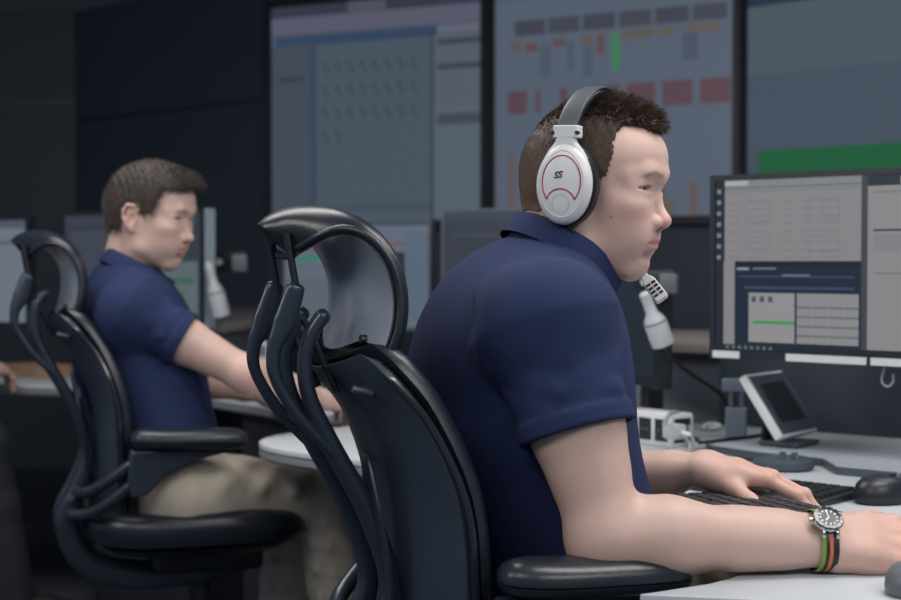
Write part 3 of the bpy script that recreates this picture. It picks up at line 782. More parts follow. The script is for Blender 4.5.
def collar_mesh(c, R, tilt, rx, ry, h, gap=.35, fall=.034):
    """turned-down polo collar around the neck: c centre, R body axes, tilt lowers the front"""
    A = R@rot_y(tilt)
    th = np.linspace(gap, 2*PI-gap, 61); rings = []
    for q in th:
        cx, sy = math.cos(q), math.sin(q); fr = max(0, cx)
        base = V(rx*cx, ry*sy, 0); out = unit(V(cx/rx, sy/ry, 0))
        pr = [(.000, -.02), (.0, h*.6), (.002, h), (.006, h+.002), (.011+.002*fr, h-.003), (.014, h-fall*.6), (.0165, h-fall-.010*fr), (.0145, h-fall-.012*fr), (.010, h-fall*.55), (.006, h-.008), (.004, h*.4), (.004, -.02)]
        rings.append([c+A@(base+out*a+V(0, 0, z)) for a, z in pr])
    return MB().loft(rings)

def build_person(sp):
    """sp: dictionary of world positions of the joints and of the look"""
    R = frame(sp['yaw']); root_loc = V(sp['pelvis'][0], sp['pelvis'][1], 0)
    root = thing('person', sp['label'], 'person', tuple(root_loc), 0)
    O = root_loc
    Rh = frame(sp['hyaw'])@rot_y(sp['pitch'])@rot_x(sp.get('roll', 0))
    hp, hq, hc = head_mesh(sp.get('nose', 1.), stub=sp.get('stub', .5))
    hs = sp['hs']; hp = xf(hp, Rh, sp['head']-O, hs)
    parts = [(hp, hq, hc)]
    arms = []
    for s_, A in (('r', sp['armr']), ('l', sp['arml'])):
        parts.append(arm_mesh(A['sh']-O, A['el']-O, A['wr']-O, A['hd'], A['hn'], A['side'], k=A.get('k', 1.), hk=A.get('hk', 1.), curl=A.get('curl'), thumb=A.get('thumb', (.75,.35,.25)), spread=A.get('spread', .07)))
    # torso and legs below the clothes, one surface with neck stump
    spn = [q-O for q in sp['spine']]; rs = sp['rs']; ws = sp['ws']
    lo = np.min([*spn, sp['kneer']-O, sp['kneel']-O, sp['ankr']-O, sp['ankl']-O, sp['armr']['sh']-O, sp['arml']['sh']-O], 0)-.3; hi = np.max([*spn, sp['kneer']-O, sp['kneel']-O, sp['armr']['sh']-O, sp['arml']['sh']-O], 0)+.3
    g = SDF(lo, hi, .007)
    torso(g, spn, R, [r-.022 for r in rs], [w_-.03 for w_ in ws])
    neck = sp['neck']-O
    g.cone(spn[-1], neck, .07, .052, .05)
    for A in ('armr', 'arml'):
        g.cone(spn[-1]+V(0,0,.01), sp[A]['sh']-O, .055, .05, .05); g.cone(sp[A]['sh']-O, sp[A]['sh']-O+(sp[A]['el']-sp[A]['sh'])*.4, .05, .046, .03)
    for hip, kn, an in (('hipr', 'kneer', 'ankr'), ('hipl', 'kneel', 'ankl')):
        g.cone(sp[hip]-O, sp[kn]-O, .072, .05, .03); g.cone(sp[kn]-O, sp[an]-O, .05, .036, .02)
    tp, tq = g.mesh(); parts.append((tp, tq, np.tile(SK, (len(tp), 1))))
    p, q, c = merge(parts)
    body = mesh_obj('body', p, q, M['skin'], root, c)
    # eyes
    for s_ in (1, -1):
        e = MB()
        ax = unit(V(1, -.03*s_+sp.get('gaze', 0), -.06))
        Mx = Matrix.Translation(V(.0712, .0330*s_, .0010)) @ Vector(ax).to_track_quat('Z', 'X').to_matrix().to_4x4()
        prof = [(.0121*math.sin(a), -.0121*math.cos(a)) for a in np.linspace(0.02, PI-.02, 20)]
        e.lathe(prof, 24, Mx); e.lathe([(.0001, .0128), (.0025, .0126), (.0056, .0113), (.0058, .0105), (.0001, .0105)], 24, Mx, 1)
        e.v = [tuple(xf(V(*v), Rh, sp['head']-O, hs)) for v in e.v]
        e.build('eye', [M['eye'], M['iris']], root)
    build_hair(sp['style'], Rh, sp['head']-O, hs, M[sp['hair']], root)
    # polo shirt
    A_ = [sp['armr'], sp['arml']]
    lo = np.min([*spn, *[a['sh']-O+(a['el']-a['sh'])*.65 for a in A_], *[a['sh']-O for a in A_]], 0)-.23
    hi = np.max([*spn, *[a['sh']-O+(a['el']-a['sh'])*.65 for a in A_], *[a['sh']-O for a in A_]], 0)+V(.23, .23, .18)
    g = SDF(lo, hi, .0036)
    torso(g, spn, R, rs, ws, .06)
    # yoke from the neck to the shoulders
    nb = neck-V(0,0,.012)
    g.cone(spn[-1], nb, .080, .058, .05)
    for a in A_:
        sh = a['sh']-O; ua = unit(a['el']-a['sh'])
        kk_ = a.get('k', 1.)
        g.cone(nb-V(0,0,.035)+(sh-nb)*.1, sh+V(0,0,.002), .050, .056*kk_, .05)
        g.cone(spn[-2]+(sh-spn[-2])*.35, sh, .09, .058*kk_, .06)
    for f0, f1, r, op in sp.get('folds', []): g.cone(f0-O, f1-O, r, r*.5, .022, op)
    for a in A_:   # sleeves with open ends, blended into the body of the shirt
        sh = a['sh']-O; ua = unit(a['el']-a['sh']); k = a.get('k', 1.); sl = a.get('sl', .165); hr_ = a.get('hem', .0715)*k
        g2 = SDF(lo, hi, .0036)
        g2.cone(sh, sh+ua*sl*.5, .066*k, .066*k, .0); g2.cone(sh+ua*sl*.5, sh+ua*sl, .066*k, hr_, .02)
        cv = unit(V(0, -1, .15)-ua*np.dot(V(0, -1, .15), ua)); lv = np.cross(ua, cv); lv = lv if lv[0] < 0 else -lv
        def on(h_, th): return sh+ua*sl*h_+(cv*math.cos(th)+lv*math.sin(th))*.0645*k
        for h0, t0, h1, t1, r_ in ((.28, 1.5, .60, .30, .0105), (.50, 1.6, .82, .50, .0085), (.05, 1.4, .36, .1, .0095), (.72, -.9, .66, .25, .0075), (.45, -1.2, .38, -.1, .0075)):
            g2.cone(on(h0, t0), on(h1, t1), r_, r_*.35, .016)
        q_ = g2.blk(sh+ua*sl-.16, sh+ua*sl+.16); slc, X, Y, Z = q_
        h = (X-sh[0])*ua[0]+(Y-sh[1])*ua[1]+(Z-sh[2])*ua[2]
        rr = np.sqrt(np.maximum((X-sh[0])**2+(Y-sh[1])**2+(Z-sh[2])**2-h*h, 0))
        g2.a[slc] = np.maximum(g2.a[slc], h-sl)
        rib = np.maximum(np.abs(h-(sl-.012))-.0115, rr-hr_-.0022)   # hem band
        g2.a[slc] = np.minimum(g2.a[slc], rib)
        g2.a[slc] = np.maximum(g2.a[slc], -np.maximum(rr-hr_+.0075, (sl-.022)-h))
        X, Y, Z = g.all(); hA = ((X-sh[0])*ua[0]+(Y-sh[1])*ua[1]+(Z-sh[2])*ua[2]).astype(np.float32)
        kk = .001+.085*np.clip((sl*.60-hA)/.09, 0, 1); hh_ = np.maximum(kk-np.abs(g.a-g2.a), 0)/kk; g.a = np.minimum(g.a, g2.a)-hh_*hh_*kk*.25
    p, q = g.mesh(); p = relax(p, q, 4)
    shirt = mesh_obj('polo_shirt', p, q, M['polo'], root)
    cm = collar_mesh(sp['collar']-O, R, sp['ctilt'], sp['crx'], sp['cry'], .028); cm.build('collar', M['polo'], shirt, autos=60)
    # trousers
    hr, hl = sp['hipr']-O, sp['hipl']-O
    pts = [sp['kneer']-O, sp['kneel']-O, sp['ankr']-O, sp['ankl']-O, hr, hl, spn[0]]
    g = SDF(np.min(pts, 0)-.16, np.max(pts, 0)+.16, .0055)
    g.ell(spn[0]-V(0,0,.02), (.125, .18, .11), .04, 'u', R)
    for hp_, kn, an in ((hr, 'kneer', 'ankr'), (hl, 'kneel', 'ankl')):
        K = sp[kn]-O; A = sp[an]-O
        g.cone(hp_, K, .098, .074, .05); g.cone(K, K+(A-K)*.4, .072, .07, .03); g.cone(K+(A-K)*.4, A, .07, .064, .02)
        d = unit(K-hp_)
        u = unit(np.cross(d, V(0, 0, 1)))
        for t_, a_, r_ in ((.34, .05, .006), (.60, .03, .007), (.84, .03, .007)):      # long slack folds over the lap
            c0 = hp_+(K-hp_)*t_; g.cone(c0+u*.085+V(0,0,.03)-d*.05, c0-u*a_+V(0,0,.078)+d*.05, r_, r_*.4, .035)
        for j in range(4):
            c0 = K+(A-K)*(.08+.13*j); g.cone(c0-d*.06+R[:,1]*.04, c0-d*.02-R[:,1]*.065, .007, .005, .02)
            g.cone(c0-d*.06-R[:,1]*.04, c0-d*.02+R[:,1]*.065-V(0,0,.03), .007, .005, .02)
    p, q = g.mesh(); p = relax(p, q, 4)
    mesh_obj('trousers', p, q, M['chino'], root)
    for an, dy in (('ankr', sp.get('footyaw', sp['yaw'])), ('ankl', sp.get('footyaw', sp['yaw']))):
        A = sp[an]-O; Rf = frame(dy); g = SDF(A-.32, A+.32, .005); z0 = V(A[0], A[1], .0)
        g.cone(z0+V(0,0,.06)-Rf[:,0]*.04, z0+V(0,0,.045)+Rf[:,0]*.10, .045, .042, .02); g.cone(z0+V(0,0,.04)+Rf[:,0]*.10, z0+V(0,0,.036)+Rf[:,0]*.17, .042, .034, .02)
        g.cone(z0+V(0,0,.05), A, .045, .045, .03)
        X, Y, Z = g.all(); g.a = np.maximum(g.a, (.004-Z)+0*X+0*Y); g.a = np.maximum(g.a, (Z-.12)+0*X+0*Y)
        p, q = g.mesh(); mesh_obj('shoe', relax(p, q, 2), q, M['shoe'], root)
    return root

u1 = frame(YAW1); R1r = -u1[:,1]
m1 = dict(yaw=YAW1, hyaw=math.radians(-25), pitch=math.radians(1), label='man with short dark hair in navy polo wearing the white headset, arms on the desk', style='short', hair='hair1', stub=.6,
    head=W(596, 190, 2.12), hs=.985, pelvis=W(566, 655, 2.07),
    neck=W(553, 258, 2.12),
    spine=[W(566, 640, 2.07), W(560, 540, 2.07), W(517, 430, 2.08), W(515, 365, 2.09), W(528, 310, 2.10)],
    rs=[.114, .110, .122, .122, .092], ws=[.17, .16, .172, .165, .13],
    armr=dict(sh=W(550, 330, 1.89), el=W(606, 536, 1.83), wr=W(824, 540, 1.86), hd=V(1, .10, -.06), hn=V(.05, -.55, .84), side=1, k=1.02, hk=1.06, curl=[(.25,.3,.2), (.3,.35,.2), (.35,.35,.2), (.4,.35,.2)], sl=.135),
    arml=dict(sh=W(512, 336, 2.27), el=W(560, 490, 2.36), wr=W(704, 468, 2.20), hd=V(1, -.28, -.17), hn=V(.2, -.25, .95), side=-1, k=1.0, hk=1.02, curl=[(.28,.42,.3), (.3,.45,.3), (.32,.45,.3), (.35,.45,.3)], sl=.17),
    collar=W(560, 261, 2.12), ctilt=math.radians(31), crx=.078, cry=.072)
pel = m1['pelvis']; fw = u1[:,0]; lf = u1[:,1]
for nm, s_ in (('r', -1), ('l', 1)):
    h = pel+lf*s_*.09+V(0,0,.01); k_ = V(pel[0], pel[1], 0)+fw*.40+lf*s_*.13+V(0,0,.585); a = V(k_[0], k_[1], .09)+fw*.02
    m1['hip'+nm] = h; m1['knee'+nm] = k_; m1['ank'+nm] = a
sh = m1['armr']['sh']; ua = unit(m1['armr']['el']-sh)
m1['folds'] = [(sh-fw*.09-V(0,0,.03), sh-fw*.13-V(0,0,.22), .010, 's')]
man1 = build_person(m1)

u2 = frame(YAW2)
m2 = dict(yaw=YAW2, hyaw=math.radians(-16), pitch=math.radians(6), label='man with brown hair in navy polo and khaki trousers seated at left', style='long', hair='hair2', stub=.55, nose=1.01,
    head=W(153, 216, 3.45), hs=.94, pelvis=W(178, 505, 3.42),
    neck=W(127, 274, 3.46),
    spine=[W(176, 500, 3.42), W(160, 435, 3.43), W(142, 380, 3.45), W(134, 338, 3.46), W(126, 304, 3.46)],
    rs=[.115, .105, .118, .115, .085], ws=[.175, .165, .18, .175, .13],
    armr=dict(sh=W(134, 314, 3.28), el=W(246, 374, 3.30), wr=W(318, 397, 3.50), hd=V(.45, .85, -.2), hn=V(.1, -.25, .95), side=1, k=.88, hk=.98, sl=.122),
    arml=dict(sh=W(112, 312, 3.63), el=W(190, 372, 3.72), wr=W(262, 394, 3.86), hd=V(.6, .75, -.2), hn=V(.1, -.2, .95), side=-1, k=.95, hk=1.0, sl=.16),
    collar=W(136, 276, 3.46), ctilt=math.radians(28), crx=.076, cry=.068)
pel = m2['pelvis']; fw = u2[:,0]; lf = u2[:,1]
m2['hipr'] = W(182, 492, 3.30); m2['hipl'] = W(185, 488, 3.50); m2['kneer'] = W(324, 500, 3.46); m2['kneel'] = W(302, 500, 3.66)
kr, kl = m2['kneer'], m2['kneel']; m2['ankr'] = V(kr[0]+.075, kr[1]+.05, .09); m2['ankl'] = V(kl[0]-.07, kl[1]+.02, .09)
sh = m2['armr']['sh']; ua = unit(m2['armr']['el']-sh)
man2 = build_person(m2)

# ------------------------------------------------------------------ headset worn by the man in front
Rh1 = frame(m1['hyaw']); HO = m1['head']; hs1 = m1['hs']
hsx = thing('headset', 'white headset with red trim worn by the nearer man', 'headset', tuple(HO), 0)
def HP(x, y, z): return V(x, y, z)@Rh1.T/1000
class HMB(MB):
    """points given in head millimetres"""
    def add(s, vs, fs, mi=0): return MB.add(s, [HP(*p) for p in vs], fs, mi)
def cup(sd):
    C = V(-10, 0, 4); y0 = 76; tl = math.radians(2)
    def ringp(rx, rz, y, n=56, eggy=0.):
        out = []
        for q in np.linspace(0, 2*PI, n, endpoint=False):
            x = rx*math.cos(q); z = rz*math.sin(q); z2 = z; x2 = x*(1-eggy*max(0, math.sin(q))**2)
            c, s_ = math.cos(tl), math.sin(tl)
            out.append((C[0]+x2*c+z2*s_*1, -sd*(y0+y), C[2]-x2*s_+z2*c))
        return out
    m_ = HMB(); m_.loft([ringp(30, 40, -6), ringp(40, 53, -5), ringp(43.5, 57, 1), ringp(44, 58, 8), ringp(42.5, 56, 14), ringp(36, 48, 16)]); cu = m_.build('ear_cushion', M['leather'], hsx)
    m_ = HMB(); m_.loft([ringp(36, 48, 14), ringp(40, 53, 14.5), ringp(40.5, 54, 18), ringp(38.5, 52, 21), ringp(36, 49, 21.2)]); m_.build('seam_ring', M['blk'], cu)
    m_ = HMB(); m_.loft([ringp(36, 50, 20), ringp(39.5, 54.5, 20.5, eggy=.05), ringp(40, 55.5, 24, eggy=.08), ringp(38.5, 53.5, 29, eggy=.1), ringp(34.5, 48.5, 33, eggy=.1), ringp(31.5, 45, 34.6, eggy=.1), ringp(30.8, 44, 34.2, eggy=.1), ringp(29, 42, 35, eggy=.1), ringp(18, 27, 37.5, eggy=.08), ringp(1, 1.5, 39)]); m_.build('ear_cup', M['white'], hsx)
    c, s_ = math.cos(tl), math.sin(tl)
    def face(x, z, y): return (C[0]+x*c+z*s_, -sd*(y0+y), C[2]-x*s_+z*c)
    dome = lambda x, z: 39-4.4*((x/30)**2+(z/43)**2)
    # red outline: an arch with a round bite at its foot
    pts = [face(27.5*math.cos(q), 35*math.sin(q)+3, dome(27.5*math.cos(q), 35*math.sin(q)+3)+.3) for q in np.linspace(-.72, PI+.72, 24)]
    bite = [face(20.5*math.cos(q), 19*math.sin(q)-26, dome(20.5*math.cos(q), 19*math.sin(q)-26)+.3) for q in np.linspace(PI-.25, .25, 12)]
    m_ = HMB(); m_.sweep(pts+bite+[pts[0]], .95, n=6, sub=2); m_.build('red_trim', M['red'], hsx)
    pts = [face(12*math.cos(q), 12.5*math.sin(q)-27, dome(12*math.cos(q), 12.5*math.sin(q)-27)+.1) for q in np.linspace(0, 2*PI, 30)]
    m_ = HMB(); m_.sweep(pts, .5, n=6, sub=2); m_.build('dial_ring', M['offwhite'], hsx)
    # black double-loop mark on the cup
    def glyph(w_): return [face(-3+x*3.4+z*.6, 12+z*3.9, dome(-3, 12)+.4) for x, z in w_]
    m_ = HMB(); m_.sweep(glyph([(-.1,.75), (-.7,.9), (-1.35,.5), (-1.2,-.15), (-.5,-.3), (-.35,-.85), (-.9,-1.15), (-1.5,-.9)]), .85, n=6, sub=4); m_.build('emblem_stroke', M['blk'], hsx)
    m_ = HMB(); m_.sweep(glyph([(1.5,.9), (.8,1.1), (.25,.7), (.4,.1), (1.1,-.05), (1.35,-.65), (.8,-1.0), (.1,-.8)]), .85, n=6, sub=4); m_.build('emblem_stroke', M['blk'], hsx)
    m_ = HMB(); m_.sweep([face(-31, 18, 31), face(-34, 2, 30), face(-31, -18, 31)], .7, n=6); m_.build('groove', M['grey'], hsx)
    # yoke neck, hinge block
    yk = [[face(x*w_, z, y) for x, y in ((-1, 17), (1, 17), (1, 25), (.75, 28.5), (-.75, 28.5), (-1, 25))] for w_, z in ((31, 34), (24, 46), (17, 54), (14.5, 58), (14, 68))]
    m_ = HMB(); m_.loft(yk); m_.build('yoke', M['white'], hsx, bevel=.0012)
    m_ = HMB(); m_.loft([[face(x, 49, 29.6) for x in (-14, 14)]+[face(x, 46.5, 30.4) for x in (14, -14)], [face(x, 49, 27) for x in (-14, 14)]+[face(x, 46.5, 27) for x in (14, -14)]]); m_.build('yoke_slot', M['grey'], hsx)
    bl = [[face(x*19, z, y) for x, y in ((-1, 10), (1, 10), (1, 24), (.85, 29), (-.85, 29), (-1, 24))] for z in (62, 64, 77, 79)]
    m_ = HMB(); m_.loft(bl); m_.build('hinge_block', M['white'], hsx, bevel=.0016)
    for x in (-17.5, 17.5):
        m_ = HMB(); m_.cyl(face(x, 69, 24), face(x, 69, 30.5), 2.6, n=12); m_.build('hinge_screw', M['blk'], hsx)
    return face
fc = cup(1); fcl = cup(-1)
def band_pts(off, n=25):
    out = []
    for q in np.linspace(-1., 1., n)*PI/2*.86:
        y = math.sin(q)*(93+off)*1.0; z = 62+math.cos(q)*(74+off)
        out.append((-9+13*math.cos(q)**1.3, y, z))
    return out
bp_ = band_pts(0)
m_ = HMB(); m_.sweep(bp_, 7.0, 13.5, B=(1, 0, 0), n=18, sub=2, sq=2.8); m_.build('headband_pad', M['leather'], hsx)
m_ = HMB(); m_.sweep(band_pts(7.0), 2.4, 14.5, B=(1, 0, 0), n=14, sub=2, sq=3.5); m_.build('headband', mat('grey_leatherette', (74, 79, 85), .45, bump=.1, bscale=500), hsx)
for e_ in (0, -1):
    p = bp_[e_]; m_ = HMB(); m_.box((p[0]-17, p[1]-9, p[2]-9), (p[0]+17, p[1]+12, p[2]+3)); m_.build('band_collar', M['blk'], hsx, bevel=.003)
# boom microphone on the far cup
a_ = HP(-18, 108, -25); tipa = W(638, 268, 2.17)-HO; tipb = W(663, 300, 2.145)-HO
mid = (a_*.35+tipa*.65)+V(.03, .03, -.012)
m_ = MB(); m_.sweep([a_, a_*.6+mid*.4+V(.01, .01, -.01), mid, tipa-(tipb-tipa)*.15, tipa], .0045, n=10, sub=6); m_.build('boom', M['white'], hsx)
bd = unit(tipb-tipa); bs = unit(np.cross(bd, V(-.12, -1, .15))); bn = unit(np.cross(bs, bd)); bn = bn if bn[1] < 0 else -bn; Lb = float(np.linalg.norm(tipb-tipa))
def bp2(l, s_, n_): return tipa+bd*l*Lb+bs*s_+bn*n_
prof = [(-.05, .0050, .0040), (.30, .0056, .0046), (.40, .0086, .0056), (.46, .0096, .006), (.96, .0100, .006), (1.0, .0088, .0052)]
m_ = MB(); m_.loft([[bp2(l, sx*w_, sn*h_) for sx, sn in ((-1, -1), (1, -1), (1, 1), (-1, 1))] for l, w_, h_ in prof]); bo = m_.build('microphone', M['white'], hsx, bevel=.0016)
for k in range(4):
    for sx in (-.0044, .0044):
        l0 = .50+.105*k; m_ = MB(); m_.loft([[bp2(l0+dl, sx+ds, n_) for dl, ds in ((0, -.0034), (0, .0034), (.062, .0034), (.062, -.0034))] for n_ in (.0045, .0065)]); m_.build('grille_slot', M['blk'], bo)
# cable of the headset running down into the collar
cb = fc(-2, -54, 12); c0 = HP(*fc(4, -52, 20)); 
m_ = MB(); m_.sweep([c0, W(574, 236, 2.045)-HO, W(582, 252, 2.05)-HO, W(589, 266, 2.06)-HO], .0016, n=8); m_.build('cord', M['cable'], hsx)

# ------------------------------------------------------------------ wristwatch on the near wrist
wr = m1['armr']['wr']; fa = unit(m1['armr']['wr']-m1['armr']['el']); wc = wr-fa*.006+V(0, -.0025, 0)
wn = V(-.05, -.62, .78); wn = unit(wn-fa*np.dot(wn, fa)); ws_ = np.cross(fa, wn)
wt = thing('wristwatch', 'steel diver watch on striped fabric strap on the nearer wrist', 'watch', tuple(wc), 0)
def wp(a, b, c): return fa*a+ws_*b+wn*c
rxw, rzw = .0400, .0335
def strap(a0, a1, m, nm, r=0., th0=0., th1=2*PI):
    mb = MB(); rings = []
    for q in np.linspace(th0, th1, 61):
        o = [wp(a, math.sin(q)*(rxw+k), math.cos(q)*(rzw+k)) for a, k in ((a0, r), (a1, r), (a1, r+.0016), (a0, r+.0016))]; rings.append(o)
    mb.loft(rings); return mb.build(nm, m, wt, smooth=True)
for a0, a1, m in ((-.011, -.0055, 'stripe_g'), (-.0055, -.001, 'keyblk'), (-.001, .0035, 'stripe_o'), (.0035, .011, 'keyblk')): strap(a0, a1, M[m], 'strap_stripe')
dc = wn*(rzw+.003)
def wd(prof, m, nm, mi=None, n=40):
    Mx = Matrix.Translation(dc) @ Vector(wn).to_track_quat('Z', 'X').to_matrix().to_4x4(); return MB().lathe(prof, n, Mx).build(nm, m, wt)
wd([(.012, -.003), (.0185, -.002), (.0192, .001), (.0188, .004), (.0170, .0055)], M['chrome'], 'watch_case')
wd([(.0132, .0052), (.0140, .0066), (.0182, .0062), (.0192, .0050), (.0190, .004), (.014, .004)], M['blkgloss'], 'bezel')
wd([(.0001, .0052), (.0132, .0052), (.0132, .0058), (.0001, .0058)], M['blk'], 'dial')
def tick(ang, r0, r1, w_, m, nm, z=.0061):
    e1 = fa; e2 = ws_; d = math.cos(ang)*e1+math.sin(ang)*e2; s_ = -math.sin(ang)*e1+math.cos(ang)*e2
    mb = MB(); mb.loft([[dc+d*r0-s_*w_+wn*zz, dc+d*r1-s_*w_+wn*zz, dc+d*r1+s_*w_+wn*zz, dc+d*r0+s_*w_+wn*zz] for zz in (z-.0004, z)]); return mb.build(nm, m, wt, smooth=False)
for k in range(12): tick(k*PI/6, .0092, .0122, .0010, M['white'], 'hour_marker')
for k in range(12): tick(k*PI/6+.1, .0155, .0176, .0007 if k else .0013, M['offwhite'], 'bezel_mark', .0070)
tick(2.3, -.001, .0075, .0010, M['white'], 'hour_hand', .0064); tick(4.6, -.001, .0105, .0008, M['white'], 'minute_hand', .0066)
for s_ in (-1, 1):
    for a_s in (-.0085, .0085): MB().sweep([dc+wp(a_s, s_*.014, .001), dc+wp(a_s, s_*.020, -.001), dc+wp(a_s, s_*.0225, -.006)], .0022, n=8).build('lug', M['chrome'], wt)
q = dc+wp(-.0195, 0, .001); MB().cyl(q, q-fa*.004, .0028, n=12).build('crown', M['chrome'], wt)
ang = 1.72; bq = [wp(a, math.sin(q)*(rxw+.0025), math.cos(q)*(rzw+.0025)) for a, q in ((-.0125, ang), (.0125, ang), (.0125, ang+.35), (-.0125, ang+.35))]
bq = [wp(a, -math.sin(q)*(rxw+.0025), math.cos(q)*(rzw+.0025)) for a, q in ((-.0125, ang), (.0125, ang), (.0125, ang+.35), (-.0125, ang+.35))]
mb = MB()
for i in range(4): mb.cyl(bq[i], bq[(i+1) % 4], .0011, n=8)
b_ = [V(*v) for v in mb.v]; mb.build('buckle', M['chrome'], wt)

# ------------------------------------------------------------------ monitors
def make_monitor(label, left, yawdeg, width, z0, z1, rects, base, bez=.012, side='blk', zdesk=DZ, group=None, depth=.035, tilt=0., stand=True, extra=None):
    """left: plan point of the left edge; the screen runs to the right and yawdeg towards the viewer"""
    a = math.radians(yawdeg); u = V(math.cos(a), -math.sin(a)); c = left+u*width/2
    t = thing('monitor', label, 'monitor', (c[0], c[1], zdesk), -a, group)
    h0, h1 = z0-zdesk, z1-zdesk
    mb = MB(); mb.box((-width/2, 0, h0), (width/2, depth, h1)); mb.build('housing', M[side], t, bevel=.004)
    mb = MB(); mb.box((-width/2, -.005, h0), (-width/2+bez, .001, h1)); mb.box((width/2-bez, -.005, h0), (width/2, .001, h1)); mb.box((-width/2+bez, -.005, h1-bez), (width/2-bez, .001, h1)); mb.box((-width/2+bez, -.005, h0), (width/2-bez, .001, h0+bez*1.5))
    mb.build('bezel', M['grey' if side == 'grey' else 'blk'], t, smooth=False)
    screen_mesh('screen', V(-width/2+bez, -.001, h1-bez), V(1,0,0), V(0,0,-1), V(0,-1,0), width-2*bez, h1-h0-2.5*bez, rects, base, t)
    if stand:
        mb = MB(); mb.slab([(-.03, depth), (.03, depth), (.03, depth+.035), (-.03, depth+.035)], .015, (h0+h1)/2+.04, .004); mb.build('stand_column', M['blk'], t)
        mb = MB(); mb.slab([(-.12, -.06+depth), (.12, -.06+depth), (.12, .13+depth), (-.12, .13+depth)], 0.0005, .016, .004); mb.build('stand_base', M['blk'], t)
    if extra: extra(t, width, h0, h1)
    return t
G = (166, 166, 168); N_ = (28, 42, 72)
g1 = [(0, 0, .045, 1, (30, 40, 54)), (.045, 0, .685, .042, (120, 126, 134)), (.045, .0, .16, .03, (160,162,166)), (.685, .0, .71, 1, (60, 66, 76)), (.71, 0, 1, 1, (132, 131, 134)), (.71, 0, 1, .06, (36, 48, 62)), (.8, .01, 1, .055, (150,152,156)), (.045, .045, .685, .52, (128, 127, 131)), (.045, .045, .685, .075, (120, 122, 130))]
for y in (.13, .17, .21, .25, .30, .36, .41, .45):
    for x, wd_ in ((.07, .05), (.16, .09), (.33, .04), (.42, .05), (.50, .09)): g1.append((x, y, x+wd_, y+.007, (116, 118, 125)))
for x0, y0, x1, y1 in ((.15, .12, .27, .24), (.45, .12, .59, .23), (.15, .33, .27, .40), (.45, .33, .59, .42)):
    for q in ((x0, y0, x1, y0+.004), (x0, y1, x1, y1+.004), (x0, y0, x0+.003, y1), (x1, y0, x1+.003, y1)): g1.append((*q, (112, 115, 123)))
g1 += [(.045, .52, .10, 1, (128, 127, 131)), (.10, .525, .685, .965, (24, 38, 62)), (.10, .525, .685, .55, (18, 28, 50)), (.11, .555, .17, .568, (130, 140, 156)), (.19, .555, .30, .565, (100, 112, 134)), (.12, .60, .66, .606, (60, 76, 104)), (.33, .59, .46, .6, (90, 104, 130)), (.15, .655, .40, .67, (48, 66, 98)), (.405, .655, .66, .67, (48, 66, 98)),
       (.17, .69, .39, .955, (138, 137, 140)), (.40, .69, .68, .955, (132, 131, 134)), (.19, .84, .39, .856, (40, 160, 70))]
for x in (.185, .225, .265): g1.append((x, .71, x+.02, .74, (70, 74, 84)))
for y in (.76, .81, .86, .91): g1.append((.40, y, .68, y+.008, (84, 92, 108)))
for x in (.47, .54, .61): g1.append((x, .69, x+.004, .955, (132, 136, 144)))
for k in range(7): g1.append((.012, .05+.065*k, .032, .075+.065*k, (112, 124, 138)))
g1 += [(.045, .967, .685, 1, (34, 42, 54)), (.0, .967, 1, 1, (30, 38, 50))]
for k in range(8): g1.append((.06+.03*k, .975, .075+.03*k, .992, (96, 106, 118)))
g1 += [(.73, .3, 1, .31, (36, 40, 48)), (.73, .09, .95, .10, (112, 114, 122)), (.73, .33, 1, .42, (122, 124, 132)), (.73, .58, .9, .585, (90, 96, 108)), (.88, .66, .96, .84, (96, 84, 78)), (.89, .7, .93, .78, (58, 48, 48))]
def labels(t, wdt, h0, h1):
    mb = MB(); mb.box((-.05, .04, (h0+h1)/2-.16), (.05, .30, (h0+h1)/2-.05)); mb.build('mount_arm', M['blk'], t, bevel=.008)
    MB().sweep([(.085, .02, h0-.004), (.082, .015, h0-.028), (.094, .012, h0-.038), (.104, .015, h0-.03), (.102, .02, h0-.016)], .0022, n=8).build('cable_hook', M['wcable'], t)
    for i, (x0, x1) in enumerate(((-.485, -.375), (-.19, .11), (.125, .235))):
        mb = MB(); mb.box((x0*wdt, -.0062, h0+.001), (x1*wdt, -.0048, h0+.015)); o = mb.build('sticker', M['label'], t, smooth=False)
g1 = [(*((x*.86 if x < .705 else .6063+(x-.705)*1.334) for x in (r[0],)), (r[1] if r[1] < .5 else .475+(r[1]-.52)*1.09) if r[1] < .966 else r[1], *((x*.86 if x < .705 else .6063+(x-.705)*1.334) for x in (r[2],)), (r[3] if r[3] < .5 else .475+(r[3]-.52)*1.09) if r[3] < .966 else r[3], r[4]) for r in g1]
make_monitor('large black monitor with white and navy windows at right, facing the headset wearer', W(711, 262, 3.0)[:2], 43, .56, .929, 1.292, g1, (40, 48, 60), extra=labels, depth=.04, stand=False)
ga = [(.02, .03, .98, .1, (56, 62, 74)), (.05, .15, .5, .9, (60, 66, 78)), (.62, .45, .98, .95, (88, 100, 104)), (.66, .6, .95, .66, (60, 96, 84)), (.66, .72, .9, .9, (70, 104, 84))]
make_monitor('monitor with dim screen and silver edge behind the man in khaki trousers', W(62, 262, 4.95)[:2], 30, .60, .915, 1.287, ga, (50, 57, 70), side='silver', bez=.014, depth=.055)
gb = [(0, 0, 1, .08, (76, 84, 98)), (.1, .2, .9, .24, (84, 90, 102)), (.1, .4, .7, .43, (84, 90, 102))]
make_monitor('monitor with pale grey screen at the left edge behind the empty headrest', W(-95, 262, 5.25)[:2], 26, .56, .90, 1.272, gb, (104, 112, 126))
